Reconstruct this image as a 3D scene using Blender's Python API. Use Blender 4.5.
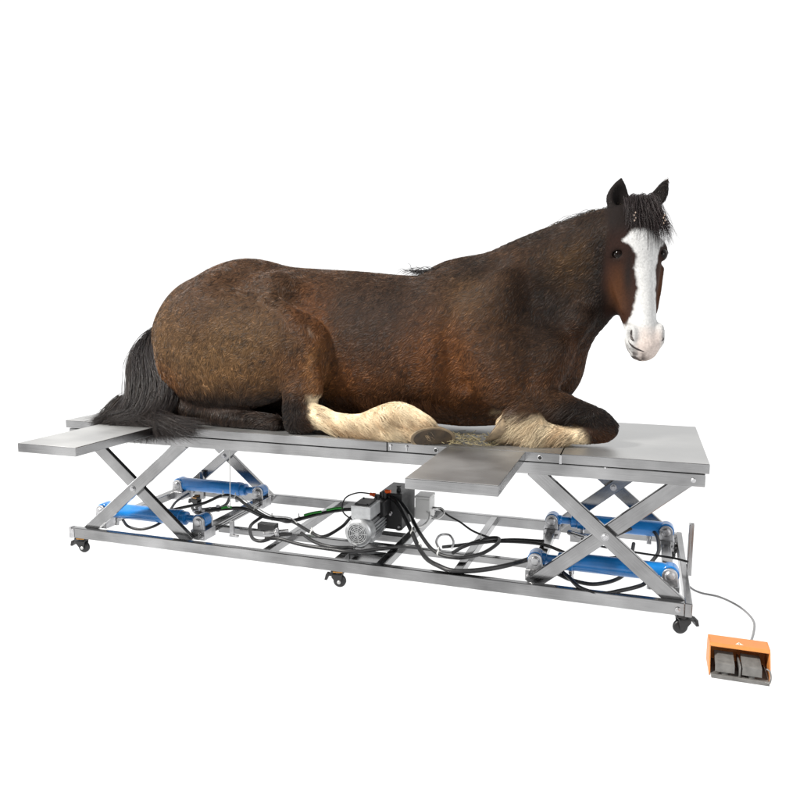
import bpy, bmesh, math, random
import numpy as np
from mathutils import Vector, Matrix

for o in list(bpy.data.objects):
    bpy.data.objects.remove(o, do_unlink=True)
SC = bpy.context.scene
COL = SC.collection
R = math.radians

# ------------------------------------------------------------------ camera
cam_data = bpy.data.cameras.new('camera')
cam = bpy.data.objects.new('camera', cam_data)
COL.objects.link(cam)
cam_data.sensor_width = 36.0
cam_data.lens = 739.2 / 800 * 36.0
cam_data.clip_end = 500
_yaw, _pitch, _roll = .3182, -.1384, .0043
_f = Vector((-math.sin(_yaw) * math.cos(_pitch), math.cos(_yaw) * math.cos(_pitch), math.sin(_pitch)))
_r = Vector((math.cos(_yaw), math.sin(_yaw), 0))
_u = _r.cross(_f)
_R = _r * math.cos(_roll) + _u * math.sin(_roll)
_U = -_r * math.sin(_roll) + _u * math.cos(_roll)
cam.matrix_world = Matrix(((_R.x, _U.x, -_f.x, 2.7418), (_R.y, _U.y, -_f.y, -2.9537), (_R.z, _U.z, -_f.z, 1.306), (0, 0, 0, 1)))
SC.camera = cam

# ------------------------------------------------------------------ world, lamps, exposure
W = bpy.data.worlds.new('World')
SC.world = W
W.use_nodes = True
nt = W.node_tree
nt.nodes.clear()
wo = nt.nodes.new('ShaderNodeOutputWorld')
bg = nt.nodes.new('ShaderNodeBackground')
tc = nt.nodes.new('ShaderNodeTexCoord')
sx = nt.nodes.new('ShaderNodeSeparateXYZ')
ramp = nt.nodes.new('ShaderNodeMapRange')          # white surround; the dimming behind the camera is added for contrast in the steel
ramp.inputs['From Min'].default_value = -.45
ramp.inputs['From Max'].default_value = -.1
ramp.inputs['To Min'].default_value = 0
ramp.inputs['To Max'].default_value = 1.12
nt.links.new(tc.outputs['Generated'], sx.inputs[0])
nt.links.new(sx.outputs['Y'], ramp.inputs['Value'])
band = nt.nodes.new('ShaderNodeValToRGB')          # made-up bright and dark bands behind the camera, added for steel reflections
band.color_ramp.interpolation = 'EASE'
for e_ in list(band.color_ramp.elements)[1:]:
    band.color_ramp.elements.remove(e_)
band.color_ramp.elements[0].position = 0
band.color_ramp.elements[0].color = (.9, .9, .9, 1)
for p_, v_ in ((.14, .9), (.22, .06), (.36, .05), (.42, .75), (.50, .75), (.56, .05), (.72, .05), (.80, .8), (.88, .8), (.95, .2)):
    e_ = band.color_ramp.elements.new(p_)
    e_.color = (v_, v_, v_, 1)
bx = nt.nodes.new('ShaderNodeMapRange')
bx.inputs['From Min'].default_value = -1
bx.inputs['From Max'].default_value = 1
nt.links.new(sx.outputs['X'], bx.inputs['Value'])
nt.links.new(bx.outputs[0], band.inputs[0])
bmx = nt.nodes.new('ShaderNodeMath')
bmx.operation = 'MAXIMUM'
nt.links.new(ramp.outputs[0], bmx.inputs[0])
nt.links.new(band.outputs[0], bmx.inputs[1])
under = nt.nodes.new('ShaderNodeMapRange')         # added light from below, so the translucent floor shows no shadows
under.inputs['From Min'].default_value = -.02
under.inputs['From Max'].default_value = .0
under.inputs['To Min'].default_value = 1.3
under.inputs['To Max'].default_value = 0
nt.links.new(sx.outputs['Z'], under.inputs['Value'])
mx_ = nt.nodes.new('ShaderNodeMath')
mx_.operation = 'MAXIMUM'
nt.links.new(bmx.outputs[0], mx_.inputs[0])
nt.links.new(under.outputs[0], mx_.inputs[1])
nt.links.new(mx_.outputs[0], bg.inputs['Strength'])
bg.inputs['Color'].default_value = (1, 1, 1, 1)
nt.links.new(bg.outputs[0], wo.inputs['Surface'])


def softbox(name, loc, target, size, power, color=(1, 1, 1)):
    d = bpy.data.lights.new(name, 'AREA')
    d.shape = 'RECTANGLE'
    d.size, d.size_y = size
    d.energy = power
    d.color = color
    o = bpy.data.objects.new(name, d)
    COL.objects.link(o)
    o.location = loc
    o.rotation_euler = (Vector(target) - Vector(loc)).to_track_quat('-Z', 'Y').to_euler()
    return o


softbox('key_softbox', (-1.9, -3.4, 5.7), (1.5, .4, .8), (.9, .9), 1180, (1, .97, .92))
softbox('added_fill_right', (8.0, -3.5, 2.2), (1.7, .4, .5), (2.2, 2.6), 150)  # added fill lamp, unseen, brightens from the right
softbox('added_fill_left', (-6.0, -2.0, 2.0), (1.3, .4, .5), (1.6, 2.6), 110)  # added fill lamp, unseen, brightens from the left

SC.view_settings.view_transform = 'Standard'
SC.view_settings.look = 'None'
SC.view_settings.gamma = 1
SC.view_settings.exposure = 0
SC.render.engine = 'CYCLES'
SC.cycles.use_denoising = True
SC.cycles.max_bounces = 8


# ------------------------------------------------------------------ helpers
class MB:
    """collects shapes into one mesh"""

    def __init__(self):
        self.bm = bmesh.new()

    def _xf(self, verts, m):
        for v in verts:
            v.co = m @ v.co

    def box(self, x0, x1, y0, y1, z0, z1, m=None):
        r = bmesh.ops.create_cube(self.bm, size=1)
        mm = Matrix.Translation(((x0 + x1) / 2, (y0 + y1) / 2, (z0 + z1) / 2)) @ Matrix.Diagonal((x1 - x0, y1 - y0, z1 - z0, 1))
        self._xf(r['verts'], (m @ mm) if m else mm)
        return self

    def cyl(self, a, b, r1, r2=None, n=24, caps=True):
        a, b = Vector(a), Vector(b)
        r2 = r1 if r2 is None else r2
        d = b - a
        res = bmesh.ops.create_cone(self.bm, cap_ends=caps, segments=n, radius1=r1, radius2=r2, depth=d.length)
        self._xf(res['verts'], Matrix.Translation((a + b) / 2) @ d.to_track_quat('Z', 'Y').to_matrix().to_4x4())
        return self

    def sph(self, c, r, s=(1, 1, 1), m=None, n=16):
        res = bmesh.ops.create_uvsphere(self.bm, u_segments=n, v_segments=n // 2 + 2, radius=r)
        mm = Matrix.Translation(c) @ (m.to_4x4() if m else Matrix()) @ Matrix.Diagonal((*s, 1))
        self._xf(res['verts'], mm)
        return self

    def prism(self, pts, axis, a, b):
        """outline pts (2-D) swept along axis from a to b"""
        def P(p, t):
            return {'x': (t, p[0], p[1]), 'y': (p[0], t, p[1]), 'z': (p[0], p[1], t)}[axis]
        v0 = [self.bm.verts.new(P(p, a)) for p in pts]
        v1 = [self.bm.verts.new(P(p, b)) for p in pts]
        n = len(pts)
        self.bm.faces.new(v0[::-1])
        self.bm.faces.new(v1)
        for i in range(n):
            self.bm.faces.new((v0[i], v0[(i + 1) % n], v1[(i + 1) % n], v1[i]))
        return self

    def lathe(self, prof, a, d, n=32):
        """profile [(along, radius)] turned about the line a + d"""
        a = Vector(a)
        q = Vector(d).normalized().to_track_quat('Z', 'Y').to_matrix()
        rings = []
        for h, r in prof:
            rings.append([self.bm.verts.new(a + q @ Vector((r * math.cos(2 * math.pi * i / n), r * math.sin(2 * math.pi * i / n), h))) for i in range(n)])
        for k in range(len(rings) - 1):
            for i in range(n):
                self.bm.faces.new((rings[k][i], rings[k][(i + 1) % n], rings[k + 1][(i + 1) % n], rings[k + 1][i]))
        self.bm.faces.new(rings[0][::-1])
        self.bm.faces.new(rings[-1])
        return self

    def build(self, name, mat, parent=None, bevel=0, smooth=False, seg=2, loc=None, rot=None):
        bmesh.ops.recalc_face_normals(self.bm, faces=self.bm.faces)
        me = bpy.data.meshes.new(name)
        self.bm.to_mesh(me)
        self.bm.free()
        return link(name, me, mat, parent, bevel, smooth, seg, loc, rot)


def link(name, me, mat, parent=None, bevel=0, smooth=False, seg=2, loc=None, rot=None):
    o = bpy.data.objects.new(name, me)
    COL.objects.link(o)
    if mat:
        me.materials.append(mat)
    if parent:
        o.parent = parent
    if loc is not None:
        o.location = loc
    if rot is not None:
        o.rotation_euler = rot
    if smooth:
        for p in me.polygons:
            p.use_smooth = True
    if bevel:
        b = o.modifiers.new('bevel', 'BEVEL')
        b.width = bevel
        b.segments = seg
        b.limit_method = 'ANGLE'
        b.angle_limit = R(40)
        b.harden_normals = False
    if smooth:
        try:
            me.set_sharp_from_angle(angle=R(38))
        except Exception:
            pass
    return o


def catmull(pts, per=8):
    P = [np.array(p, float) for p in pts]
    P = [2 * P[0] - P[1]] + P + [2 * P[-1] - P[-2]]
    out = []
    for i in range(1, len(P) - 2):
        for k in range(per):
            t = k / per
            a, b, c, d = P[i - 1], P[i], P[i + 1], P[i + 2]
            out.append(.5 * (2 * b + (c - a) * t + (2 * a - 5 * b + 4 * c - d) * t * t + (3 * b - a - 3 * c + d) * t ** 3))
    out.append(P[-2])
    return np.array(out)


def tube(name, pts, r, mat, parent=None, per=8, n=10, taper=False):
    path = catmull(pts, per)
    rs = [r * (max(.06, math.sin(math.pi * min(1, max(0, i / (len(path) - 1)))) ** .7) if taper else 1) for i in range(len(path))]
    bm = bmesh.new()
    rings = []
    up = Vector((0, 0, 1))
    for i, p in enumerate(path):
        t = Vector(path[min(i + 1, len(path) - 1)] - path[max(i - 1, 0)]).normalized()
        s = t.cross(up)
        if s.length < .05:
            s = t.cross(Vector((1, 0, 0)))
        s.normalize()
        w = s.cross(t)
        rings.append([bm.verts.new(Vector(p) + rs[i] * (math.cos(a) * s + math.sin(a) * w)) for a in [2 * math.pi * k / n for k in range(n)]])
    for k in range(len(rings) - 1):
        for i in range(n):
            bm.faces.new((rings[k][i], rings[k][(i + 1) % n], rings[k + 1][(i + 1) % n], rings[k + 1][i]))
    bm.faces.new(rings[0][::-1])
    bm.faces.new(rings[-1])
    bmesh.ops.recalc_face_normals(bm, faces=bm.faces)
    me = bpy.data.meshes.new(name)
    bm.to_mesh(me)
    bm.free()
    o = link(name, me, mat, parent, smooth=True)
    return o


def empty(name, loc=(0, 0, 0)):
    o = bpy.data.objects.new(name, None)
    COL.objects.link(o)
    o.location = loc
    o.empty_display_size = .1
    return o


def tag(o, label=None, cat=None, kind=None, group=None):
    if label:
        o['label'] = label
    if cat:
        o['category'] = cat
    if kind:
        o['kind'] = kind
    if group:
        o['group'] = group
    return o


# ------------------------------------------------------------------ materials
def mat(name, color, rough=.5, metal=0., spec=.5, coat=0., noise=None, bump=None):
    m = bpy.data.materials.new(name)
    m.use_nodes = True
    t = m.node_tree
    b = t.nodes['Principled BSDF']
    b.inputs['Base Color'].default_value = (*color, 1)
    b.inputs['Roughness'].default_value = rough
    b.inputs['Metallic'].default_value = metal
    b.inputs['Specular IOR Level'].default_value = spec
    b.inputs['Coat Weight'].default_value = coat
    c = t.nodes.new('ShaderNodeTexCoord')
    if noise:                                        # (scale, low factor, high factor): worn / uneven colour
        sc, lo, hi = noise
        n = t.nodes.new('ShaderNodeTexNoise')
        n.inputs['Scale'].default_value = sc
        n.inputs['Detail'].default_value = 5
        t.links.new(c.outputs['Object'], n.inputs['Vector'])
        r = t.nodes.new('ShaderNodeValToRGB')
        r.color_ramp.elements[0].position = .3
        r.color_ramp.elements[1].position = .7
        r.color_ramp.elements[0].color = (*[min(1, v * lo) for v in color], 1)
        r.color_ramp.elements[1].color = (*[min(1, v * hi) for v in color], 1)
        t.links.new(n.outputs['Fac'], r.inputs[0])
        t.links.new(r.outputs[0], b.inputs['Base Color'])
        rr = t.nodes.new('ShaderNodeMapRange')
        rr.inputs['To Min'].default_value = max(.05, rough - .1)
        rr.inputs['To Max'].default_value = min(1, rough + .12)
        t.links.new(n.outputs['Fac'], rr.inputs['Value'])
        t.links.new(rr.outputs[0], b.inputs['Roughness'])
    if bump:
        sc, st = bump
        n2 = t.nodes.new('ShaderNodeTexNoise')
        n2.inputs['Scale'].default_value = sc
        n2.inputs['Detail'].default_value = 4
        t.links.new(c.outputs['Object'], n2.inputs['Vector'])
        bp = t.nodes.new('ShaderNodeBump')
        bp.inputs['Strength'].default_value = st
        bp.inputs['Distance'].default_value = .004
        t.links.new(n2.outputs['Fac'], bp.inputs['Height'])
        t.links.new(bp.outputs[0], b.inputs['Normal'])
    return m


def steel(name, stretch, color=(.31, .31, .313), rough=.18, wob=.06, tone=(.38, 1.5)):
    """brushed stainless steel; fine scratches run along the stretched axis"""
    m = bpy.data.materials.new(name)
    m.use_nodes = True
    t = m.node_tree
    b = t.nodes['Principled BSDF']
    b.inputs['Metallic'].default_value = 1
    c = t.nodes.new('ShaderNodeTexCoord')
    mp = t.nodes.new('ShaderNodeMapping')
    mp.inputs['Scale'].default_value = stretch
    t.links.new(c.outputs['Object'], mp.inputs['Vector'])
    n = t.nodes.new('ShaderNodeTexNoise')
    n.inputs['Scale'].default_value = 1
    n.inputs['Detail'].default_value = 3
    t.links.new(mp.outputs[0], n.inputs['Vector'])
    big = t.nodes.new('ShaderNodeTexNoise')          # smears and uneven polish, with reflections painted in as light and dark tones
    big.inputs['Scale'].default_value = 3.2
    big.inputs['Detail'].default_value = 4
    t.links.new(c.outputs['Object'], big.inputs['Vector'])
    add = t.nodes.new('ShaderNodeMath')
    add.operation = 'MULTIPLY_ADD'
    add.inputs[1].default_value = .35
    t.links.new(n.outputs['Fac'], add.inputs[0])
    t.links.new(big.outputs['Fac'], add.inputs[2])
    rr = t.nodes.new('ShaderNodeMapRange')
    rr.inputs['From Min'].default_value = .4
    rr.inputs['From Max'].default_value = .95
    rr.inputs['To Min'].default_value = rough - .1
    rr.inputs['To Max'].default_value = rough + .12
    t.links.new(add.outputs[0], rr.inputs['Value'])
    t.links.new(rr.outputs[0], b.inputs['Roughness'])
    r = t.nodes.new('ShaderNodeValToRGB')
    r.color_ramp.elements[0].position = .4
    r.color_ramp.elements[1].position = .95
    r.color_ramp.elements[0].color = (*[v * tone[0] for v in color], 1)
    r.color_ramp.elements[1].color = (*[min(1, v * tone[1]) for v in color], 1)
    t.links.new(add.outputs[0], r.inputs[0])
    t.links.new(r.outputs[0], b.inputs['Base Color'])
    bp = t.nodes.new('ShaderNodeBump')
    bp.inputs['Strength'].default_value = wob
    bp.inputs['Distance'].default_value = .002
    t.links.new(add.outputs[0], bp.inputs['Height'])
    t.links.new(bp.outputs[0], b.inputs['Normal'])
    return m


M = dict(
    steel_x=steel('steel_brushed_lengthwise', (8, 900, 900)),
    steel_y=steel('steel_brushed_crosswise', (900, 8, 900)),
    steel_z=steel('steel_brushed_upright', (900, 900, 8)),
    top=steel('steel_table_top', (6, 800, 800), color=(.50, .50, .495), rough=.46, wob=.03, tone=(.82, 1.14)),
    cast=mat('bright_zinc_castings', (.5, .5, .51), .38, 1, noise=(30, .75, 1.2), bump=(90, .25)),
    alu=mat('motor_aluminium_paint', (.42, .43, .44), .38, .6, noise=(40, .85, 1.1)),
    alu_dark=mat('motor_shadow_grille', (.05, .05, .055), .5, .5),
    blue=mat('blue_gloss_paint', (.007, .155, .45), .28, 0, .5, coat=.4, noise=(14, .8, 1.15), bump=(40, .04)),
    black=mat('black_painted_steel', (.012, .012, .013), .42, noise=(20, .8, 1.4)),
    rubber=mat('black_rubber_hose', (.01, .01, .011), .45, noise=(60, .7, 1.6)),
    wheel=mat('black_caster_wheel', (.008, .008, .009), .4),
    hubm=mat('grey_wheel_hub', (.45, .45, .45), .4, .5),
    yellow=mat('brass_thread', (.45, .22, .05), .4, .7),
    white=mat('white_plastic', (.72, .72, .71), .45),
    tie=mat('pale_cable_tie', (.6, .6, .58), .5),
    green=mat('green_hose_stripe', (.02, .3, .03), .5),
    orange=mat('orange_valve_plug', (.75, .10, .01), .4),
    pedal=mat('orange_powder_coat', (.50, .185, .045), .45, noise=(25, .92, 1.06), bump=(300, .06)),
    pedal_in=mat('dark_grey_pedal', (.13, .126, .12), .38, noise=(40, .8, 1.25), bump=(200, .1)),
    cable=mat('pale_grey_cable', (.2, .2, .205), .5),
    sign=mat('white_sticker', (.62, .55, .46), .5),
    ink=mat('black_print', (.01, .01, .01), .6),
    hole=mat('dark_bore', (.004, .004, .004), .7),
    straw=mat('dry_straw', (.17, .14, .072), .7, noise=(9, .7, 1.3)),
)

# ------------------------------------------------------------------ setting: white floor lit from below
# made translucent, with light added beneath it so that shadows do not show
fm = bpy.data.materials.new('white_floor_lit_from_below')
fm.use_nodes = True
ft = fm.node_tree
ft.nodes.clear()
fo = ft.nodes.new('ShaderNodeOutputMaterial')
fx = ft.nodes.new('ShaderNodeMixShader')
fd = ft.nodes.new('ShaderNodeBsdfDiffuse')
fl_ = ft.nodes.new('ShaderNodeBsdfTranslucent')
fd.inputs['Color'].default_value = (.9, .9, .9, 1)
fl_.inputs['Color'].default_value = (.95, .95, .95, 1)
fx.inputs[0].default_value = .88
ft.links.new(fd.outputs[0], fx.inputs[1])
ft.links.new(fl_.outputs[0], fx.inputs[2])
ft.links.new(fx.outputs[0], fo.inputs['Surface'])
b_ = MB()
bmesh.ops.create_circle(b_.bm, cap_ends=True, segments=96, radius=9)
floor = b_.build('floor', fm)
floor.location = (1.5, 0, 0)
tag(floor, kind='structure')

# ------------------------------------------------------------------ lift table
L, WD, H, T = 3.0, .867, .687, .0387
table = empty('lift_table', (1.5, .43, 0))
tag(table, 'long stainless steel scissor lift table on casters carrying the lying horse', 'lift table')
TP = Matrix.Translation((-1.5, -.43, 0))


def part(o, label=None):
    """parent to the table, keeping world coordinates"""
    o.parent = table
    o.matrix_parent_inverse = TP
    if label:
        o['label'] = label
    return o


def tray(name, x0, x1, y0, y1, z1=H, label=None):
    b = MB()
    b.box(x0, x1, y0, y1, z1 - T, z1)
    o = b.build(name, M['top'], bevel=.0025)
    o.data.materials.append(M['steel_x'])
    for p in o.data.polygons:
        if abs(p.normal.z) < .5:
            p.material_index = 1  # sides take the darker steel, their shade put into the colour
    return part(o, label)


g = .002
pl = tray('top_panel', 0, 1.711 - g, 0, WD)
pm = tray('top_panel', 1.711 + g, 2.447 - g, 0, WD)
pr_ = tray('top_panel', 2.447 + g, L, 0, WD, label='wide bare right end panel of the table top')
tray('side_panel', .238, .539, -.537, -.003, H - .001, 'narrow steel leaf sticking out at the left end')
tray('side_panel', 1.977, 2.305, -.576, -.003, H - .001, 'steel leaf sticking out in front of the right half')


def bolt(name, par, at, r, matl, axis=(0, -1, 0), h=.006, n=20):
    b = MB()
    a = Vector(at)
    b.lathe([(0, r), (h * .7, r), (h, r * .75)], a, axis, n)
    o = b.build(name, matl, smooth=True)
    o.parent = par
    return o


def ring(name, par, at, r, r_in, matl, axis=(0, -1, 0)):
    b = MB()
    b.lathe([(0, r), (.002, r), (.003, r * .9), (.003, r_in), (.0005, r_in * .98)], Vector(at), axis, 24)
    o = b.build(name, matl, smooth=True)
    o.parent = par
    return o


for x in (1.93, 2.365):
    ring('socket_rim', pm, (x, -.0005, H - .021), .0105, .0075, M['cast'])
    bolt('socket_bore', pm, (x, -.0012, H - .021), .0075, M['hole'], h=.001)
for x in (1.80, 1.728):
    b = MB()
    b.lathe([(0, .006), (.005, .006), (.006, .004)], (x, -.001, H - .014), (0, -1, 0), 14)
    b.box(x - .003, x + .003, -.004, -.001, H - .033, H - .014)
    o = b.build('catch', M['cast'], smooth=True)
    o.parent = pm
# hinge pin between the right panels
b = MB()
b.box(2.442, 2.452, -.004, .0, H - T - .002, H - .004)
part(b.build('hinge_strip', M['cast'], bevel=.001))

# upper frame (tubes under the trays)
z0, z1 = H - T - .054, H - T - .004
b = MB()
b.box(.012, L - .012, .008, .048, z0, z1)
b.box(.012, L - .012, WD - .048, WD - .008, z0, z1)
for x in (.012, .82, 1.69, 2.43, L - .052):
    b.box(x, x + .04, .0485, WD - .0485, z0 + .001, z1 - .001)
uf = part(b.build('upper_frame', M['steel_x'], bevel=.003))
b = MB()
b.box(.03, L - .03, .03, WD - .03, z1 + .0005, z1 + .0035)
part(b.build('dark_seam_sheet', M['hole']))  # black sheet put in the seam gap so it reads dark
bolt('frame_bolt', uf, (2.945, .0075, z0 + .024), .009, M['cast'])
bolt('frame_bolt', uf, (2.62, .0075, z1 - .002), .005, M['cast'])

# base frame
ZB, HB = .136, .053
BY0, BY1 = -.02, .909
b = MB()
b.box(.014, 2.94, BY0, .010, ZB - HB, ZB)
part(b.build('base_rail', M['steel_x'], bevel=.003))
b = MB()
b.box(.014, 2.94, .879, BY1, ZB - HB, ZB)
part(b.build('base_rail', M['steel_x'], bevel=.003))
b = MB()
b.box(.70, 2.34, .255, .285, .0995, ZB - .004)
part(b.build('middle_rail', M['steel_x'], bevel=.003))
b = MB()
b.box(2.941, 2.968, BY0 - .002, BY1 + .002, ZB - HB - .001, ZB + .002)
ep = part(b.build('end_rail', M['steel_y'], bevel=.003))
bolt('rail_bolt', ep, (2.915, BY0 - .001, ZB - .028), .010, M['cast'])
b = MB()
b.box(.0, .0135, BY0 - .001, .0105, ZB - HB - .001, ZB + .001)
b.box(.0145, .032, BY0 - .003, BY0 - .0005, ZB - HB + .004, ZB - .006)
part(b.build('end_cap', M['cast'], bevel=.0015))
for x, w in ((1.09, .034), (1.455, .04), (1.655, .04), (2.0, .036)):
    b = MB()
    b.box(x, x + w, .0105, .8785, .094, ZB - .002)
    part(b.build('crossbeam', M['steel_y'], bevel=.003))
for y in (.10, .40):
    b = MB()
    b.box(1.4955, 1.6545, y, y + .06, .098, ZB - .003)
    part(b.build('motor_mount', M['steel_x'], bevel=.003))
# upright stop post at the right end
b = MB()
b.box(2.9685, 2.978, .415, .447, .085, .325)
b.box(2.978, 2.99, .435, .447, .085, .325)
part(b.build('stop_post', M['steel_z'], bevel=.002))
b = MB()
b.box(.235, .258, .80, .824, .09, .26)
part(b.build('stop_post', M['steel_z'], bevel=.002))

# scissor legs
LT = .024


def leg(x0, z0, x1, z1, y, outer):
    dx, dz = x1 - x0, z1 - z0
    ln = math.hypot(dx, dz) + .05
    b = MB()
    b.box(-ln / 2, ln / 2, 0, LT, -.03, .03)
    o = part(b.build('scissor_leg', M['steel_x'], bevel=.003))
    o.location = ((x0 + x1) / 2, y, (z0 + z1) / 2)
    o.rotation_euler = (0, -math.atan2(dz, dx), 0)
    return o


def pin(par, x, y, z, r=.011):
    b = MB()
    b.lathe([(0, r * 1.5), (.002, r * 1.5), (.002, r), (.008, r), (.01, r * .8)], (x, y, z), (0, -1, 0), 20)
    o = b.build('pivot_pin', M['cast'], smooth=True)
    o.parent = par
    o.matrix_parent_inverse = (Matrix.Translation(par.location) @ par.rotation_euler.to_matrix().to_4x4()).inverted()
    return o


for xc, dirn in ((.3775, 1), (2.63, -1)):
    dx = .278
    for y_out, y_in, ysign in ((.012, .0385, 1), (.828, .8555, 1)):
        xs = xc + (.012 if y_out > .5 and dirn > 0 else 0)
        # the leg in front at each crossing
        a = leg(xs - dx, .125, xs + dx, .596, y_out, True) if (dirn > 0 or y_out > .5) else leg(xs - dx, .596, xs + dx, .125, y_out, True)
        leg(xs - dx, .596, xs + dx, .125, y_in, False) if (dirn > 0 or y_out > .5) else leg(xs - dx, .125, xs + dx, .596, y_in, False)
        pin(a, xs, y_out - .0005, .3605)

# pivot bars across the base + hydraulic cylinders between them
for x in (.12, .69, 2.345, 2.885):
    b = MB()
    b.box(x - .022, x + .022, .064, .826, .118, .158)
    if x in (.69,):
        for k in range(3):
            b.box(x + .0225, x + .026, .07, .82, .122 + k * .0125, .130 + k * .0125)
    part(b.build('pivot_bar', M['steel_y'], bevel=.003))


def clevis(par, x, y, z, w=.026):
    b = MB()
    for s in (-1, 1):
        ya, yb = (y - .044, y - .030) if s < 0 else (y + .030, y + .044)
        pts = [(x - w * 1.25, .1585), (x + w * 1.25, .1585)] + [(x + w * 1.18 * math.cos(t), z + w * 1.18 * math.sin(t)) for t in np.linspace(-.15, math.pi + .15, 15)]
        b.prism(pts, 'y', ya, yb)
    b.box(x - w * 1.5, x + w * 1.5, y - .05, y + .05, .1100, .1583)
    b.lathe([(0, .021), (.004, .021), (.005, .018), (.012, .017), (.013, .012)], (x, y - .044, z), (0, -1, 0), 20)
    b.lathe([(0, .009), (.006, .009), (.008, .006)], (x - w * 1.1, y - .05, .128), (0, -1, 0), 6)
    b.lathe([(0, .009), (.006, .009), (.008, .006)], (x + w * 1.1, y - .05, .128), (0, -1, 0), 6)
    o = b.build('clevis', M['cast'], bevel=.002, smooth=True)
    o.parent = par
    return o


def cylinder(x0, x1, y, z, rod_right):
    """x0..x1 are the two pin centres"""
    b = MB()
    D = 1 if rod_right else -1
    a, e = (x0, x1) if rod_right else (x1, x0)
    ln = abs(x1 - x0)
    r = .038
    prof = [(.0, .02), (.004, .034), (.02, .036), (.03, r), (ln - .155, r), (ln - .153, r * 1.05), (ln - .125, r * 1.05), (ln - .122, r * .93), (ln - .095, r * .9), (ln - .09, r * .68)]
    b.lathe(prof, (a, y, z), (D, 0, 0), 36)
    body = part(b.build('hydraulic_cylinder', M['blue'], smooth=True))
    b = MB()
    b.cyl((a, y - .028, z), (a, y + .028, z), .037, n=32)
    o = b.build('eye_end', M['blue'], body, smooth=True, bevel=.003)
    b = MB()
    b.lathe([(0, .019), (.05, .019), (.055, .024), (.085, .026)], (e - D * .097, y, z), (D, 0, 0), 24)
    b.cyl((e, y - .028, z), (e, y + .028, z), .034, n=32)
    o = b.build('rod_eye', M['blue'], body, smooth=True, bevel=.002)
    for px in (x0, x1):
        clevis(body, px, y, z)
    for px in (a + D * .075, e - D * .15):
        b = MB()
        b.lathe([(0, .012), (.02, .012), (.02, .009), (.032, .009), (.032, .011), (.044, .011)], (px, y - .004, z - r + .006), (0, -.25, -1), 12)
        b.build('fitting', M['cast'], body, smooth=True)
    return body


cylinder(.105, .69, .135, .198, True)
cylinder(.155, .69, .725, .198, True)
cylinder(2.345, 2.885, .135, .198, False)
cylinder(2.345, 2.885, .725, .198, False)

# casters


def caster(x, y, ang):
    b = MB()
    b.box(-.032, .032, -.026, .026, .0745, .0815)
    b.cyl((0, 0, .0625), (0, 0, .0745), .019, n=20)
    o = part(b.build('caster', M['black'], bevel=.0015))
    b = MB()
    for s in (-1, 1):
        ya, yb = (s * .0135, s * .0195)
        if ya > yb:
            ya, yb = yb, ya
        pts = [(-.026, .066), (.02, .066), (.018, .045), (.024 - .012, .022), (.012 - .02, .024), (-.03, .05)]
        b.prism(pts, 'y', ya, yb)
    b.box(-.026, .02, -.0195, .0195, .0602, .0662)
    f = b.build('fork', M['black'], o, bevel=.001)
    b = MB()
    c = Vector((0.006, 0, .029))
    b.lathe([(0, .018), (.003, .026), (.007, .029), (.017, .029), (.021, .026), (.024, .018)], c + Vector((0, -.012, 0)), (0, 1, 0), 28)
    w = b.build('wheel', M['wheel'], o, smooth=True)
    b = MB()
    b.lathe([(0, .0085), (.004, .0085), (.007, .006)], c + Vector((0, -.0195, 0)), (0, -1, 0), 18)
    b.build('hub_bolt', M['hubm'], w, smooth=True)
    b = MB()
    b.box(-.052, -.02, -.016, .016, .054, .061)
    b.prism([(-.062, .036), (-.05, .034), (-.044, .054), (-.044, .062), (-.056, .062)], 'y', -.019, .019)
    b.build('brake_lever', M['black'], o, bevel=.002)
    b = MB()
    b.cyl((0, 0, .0815), (0, 0, .0835), .014, n=16)
    b.box(-.02, .024, -.0265, -.0255, .0755, .0805)
    b.build('lock_nut', M['yellow'], o)
    o.location = (x, y, 0)
    o.rotation_euler = (0, 0, ang)
    return o


for x, y, a in ((.055, .012, R(8)), (1.475, .012, R(10)), (2.935, .012, R(200)), (.165, .87, R(-15)), (1.475, .87, R(40)), (2.92, .87, R(150))):
    caster(x, y, a)

# pump unit: motor, tank, control box
MC = Vector((1.505, .17, .203))
b = MB()
prof = [(.052, .050), (.062, .056), (.235, .056), (.24, .045)]
b.lathe(prof, MC, (0, 1, 0), 40)
for k in range(26):
    t = 2 * math.pi * k / 26
    m_ = Matrix.Translation(MC + Vector((0, .145, 0))) @ Matrix.Rotation(t, 4, 'Y')
    b.box(.050, .067, -.082, .082, -.0018, .0018, m_)
b.box(-.045 + MC.x, .045 + MC.x, MC.y + .08, MC.y + .22, .1365, .155)
motor = part(b.build('electric_motor', M['alu'], smooth=True))
b = MB()
b.lathe([(0, .052), (.003, .060), (.010, .066), (.066, .068), (.066, .060)], MC, (0, 1, 0), 48)
fc = b.build('fan_cover', M['alu'], smooth=True)
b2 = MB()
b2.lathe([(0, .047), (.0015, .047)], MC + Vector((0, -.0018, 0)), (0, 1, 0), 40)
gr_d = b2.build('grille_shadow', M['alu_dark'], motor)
b = MB()
for rr in (.012, .021, .030, .039, .047):
    path = [(MC.x + rr * math.cos(t), MC.y - .003, MC.z + rr * math.sin(t)) for t in np.linspace(0, 2 * math.pi, 33)]
    for p, q in zip(path[:-1], path[1:]):
        b.cyl(p, q, .0026, n=6, caps=False)
for k in range(9):
    t = 2 * math.pi * k / 9
    b.cyl((MC.x + .008 * math.cos(t), MC.y - .003, MC.z + .008 * math.sin(t)), (MC.x + .052 * math.cos(t), MC.y - .003, MC.z + .052 * math.sin(t)), .002, n=6)
b.cyl(MC + Vector((0, -.006, 0)), MC, .009, n=16)
gr = b.build('fan_grille', M['alu'], motor, smooth=True)
for o in (fc,):
    o.parent = motor
b = MB()
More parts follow.
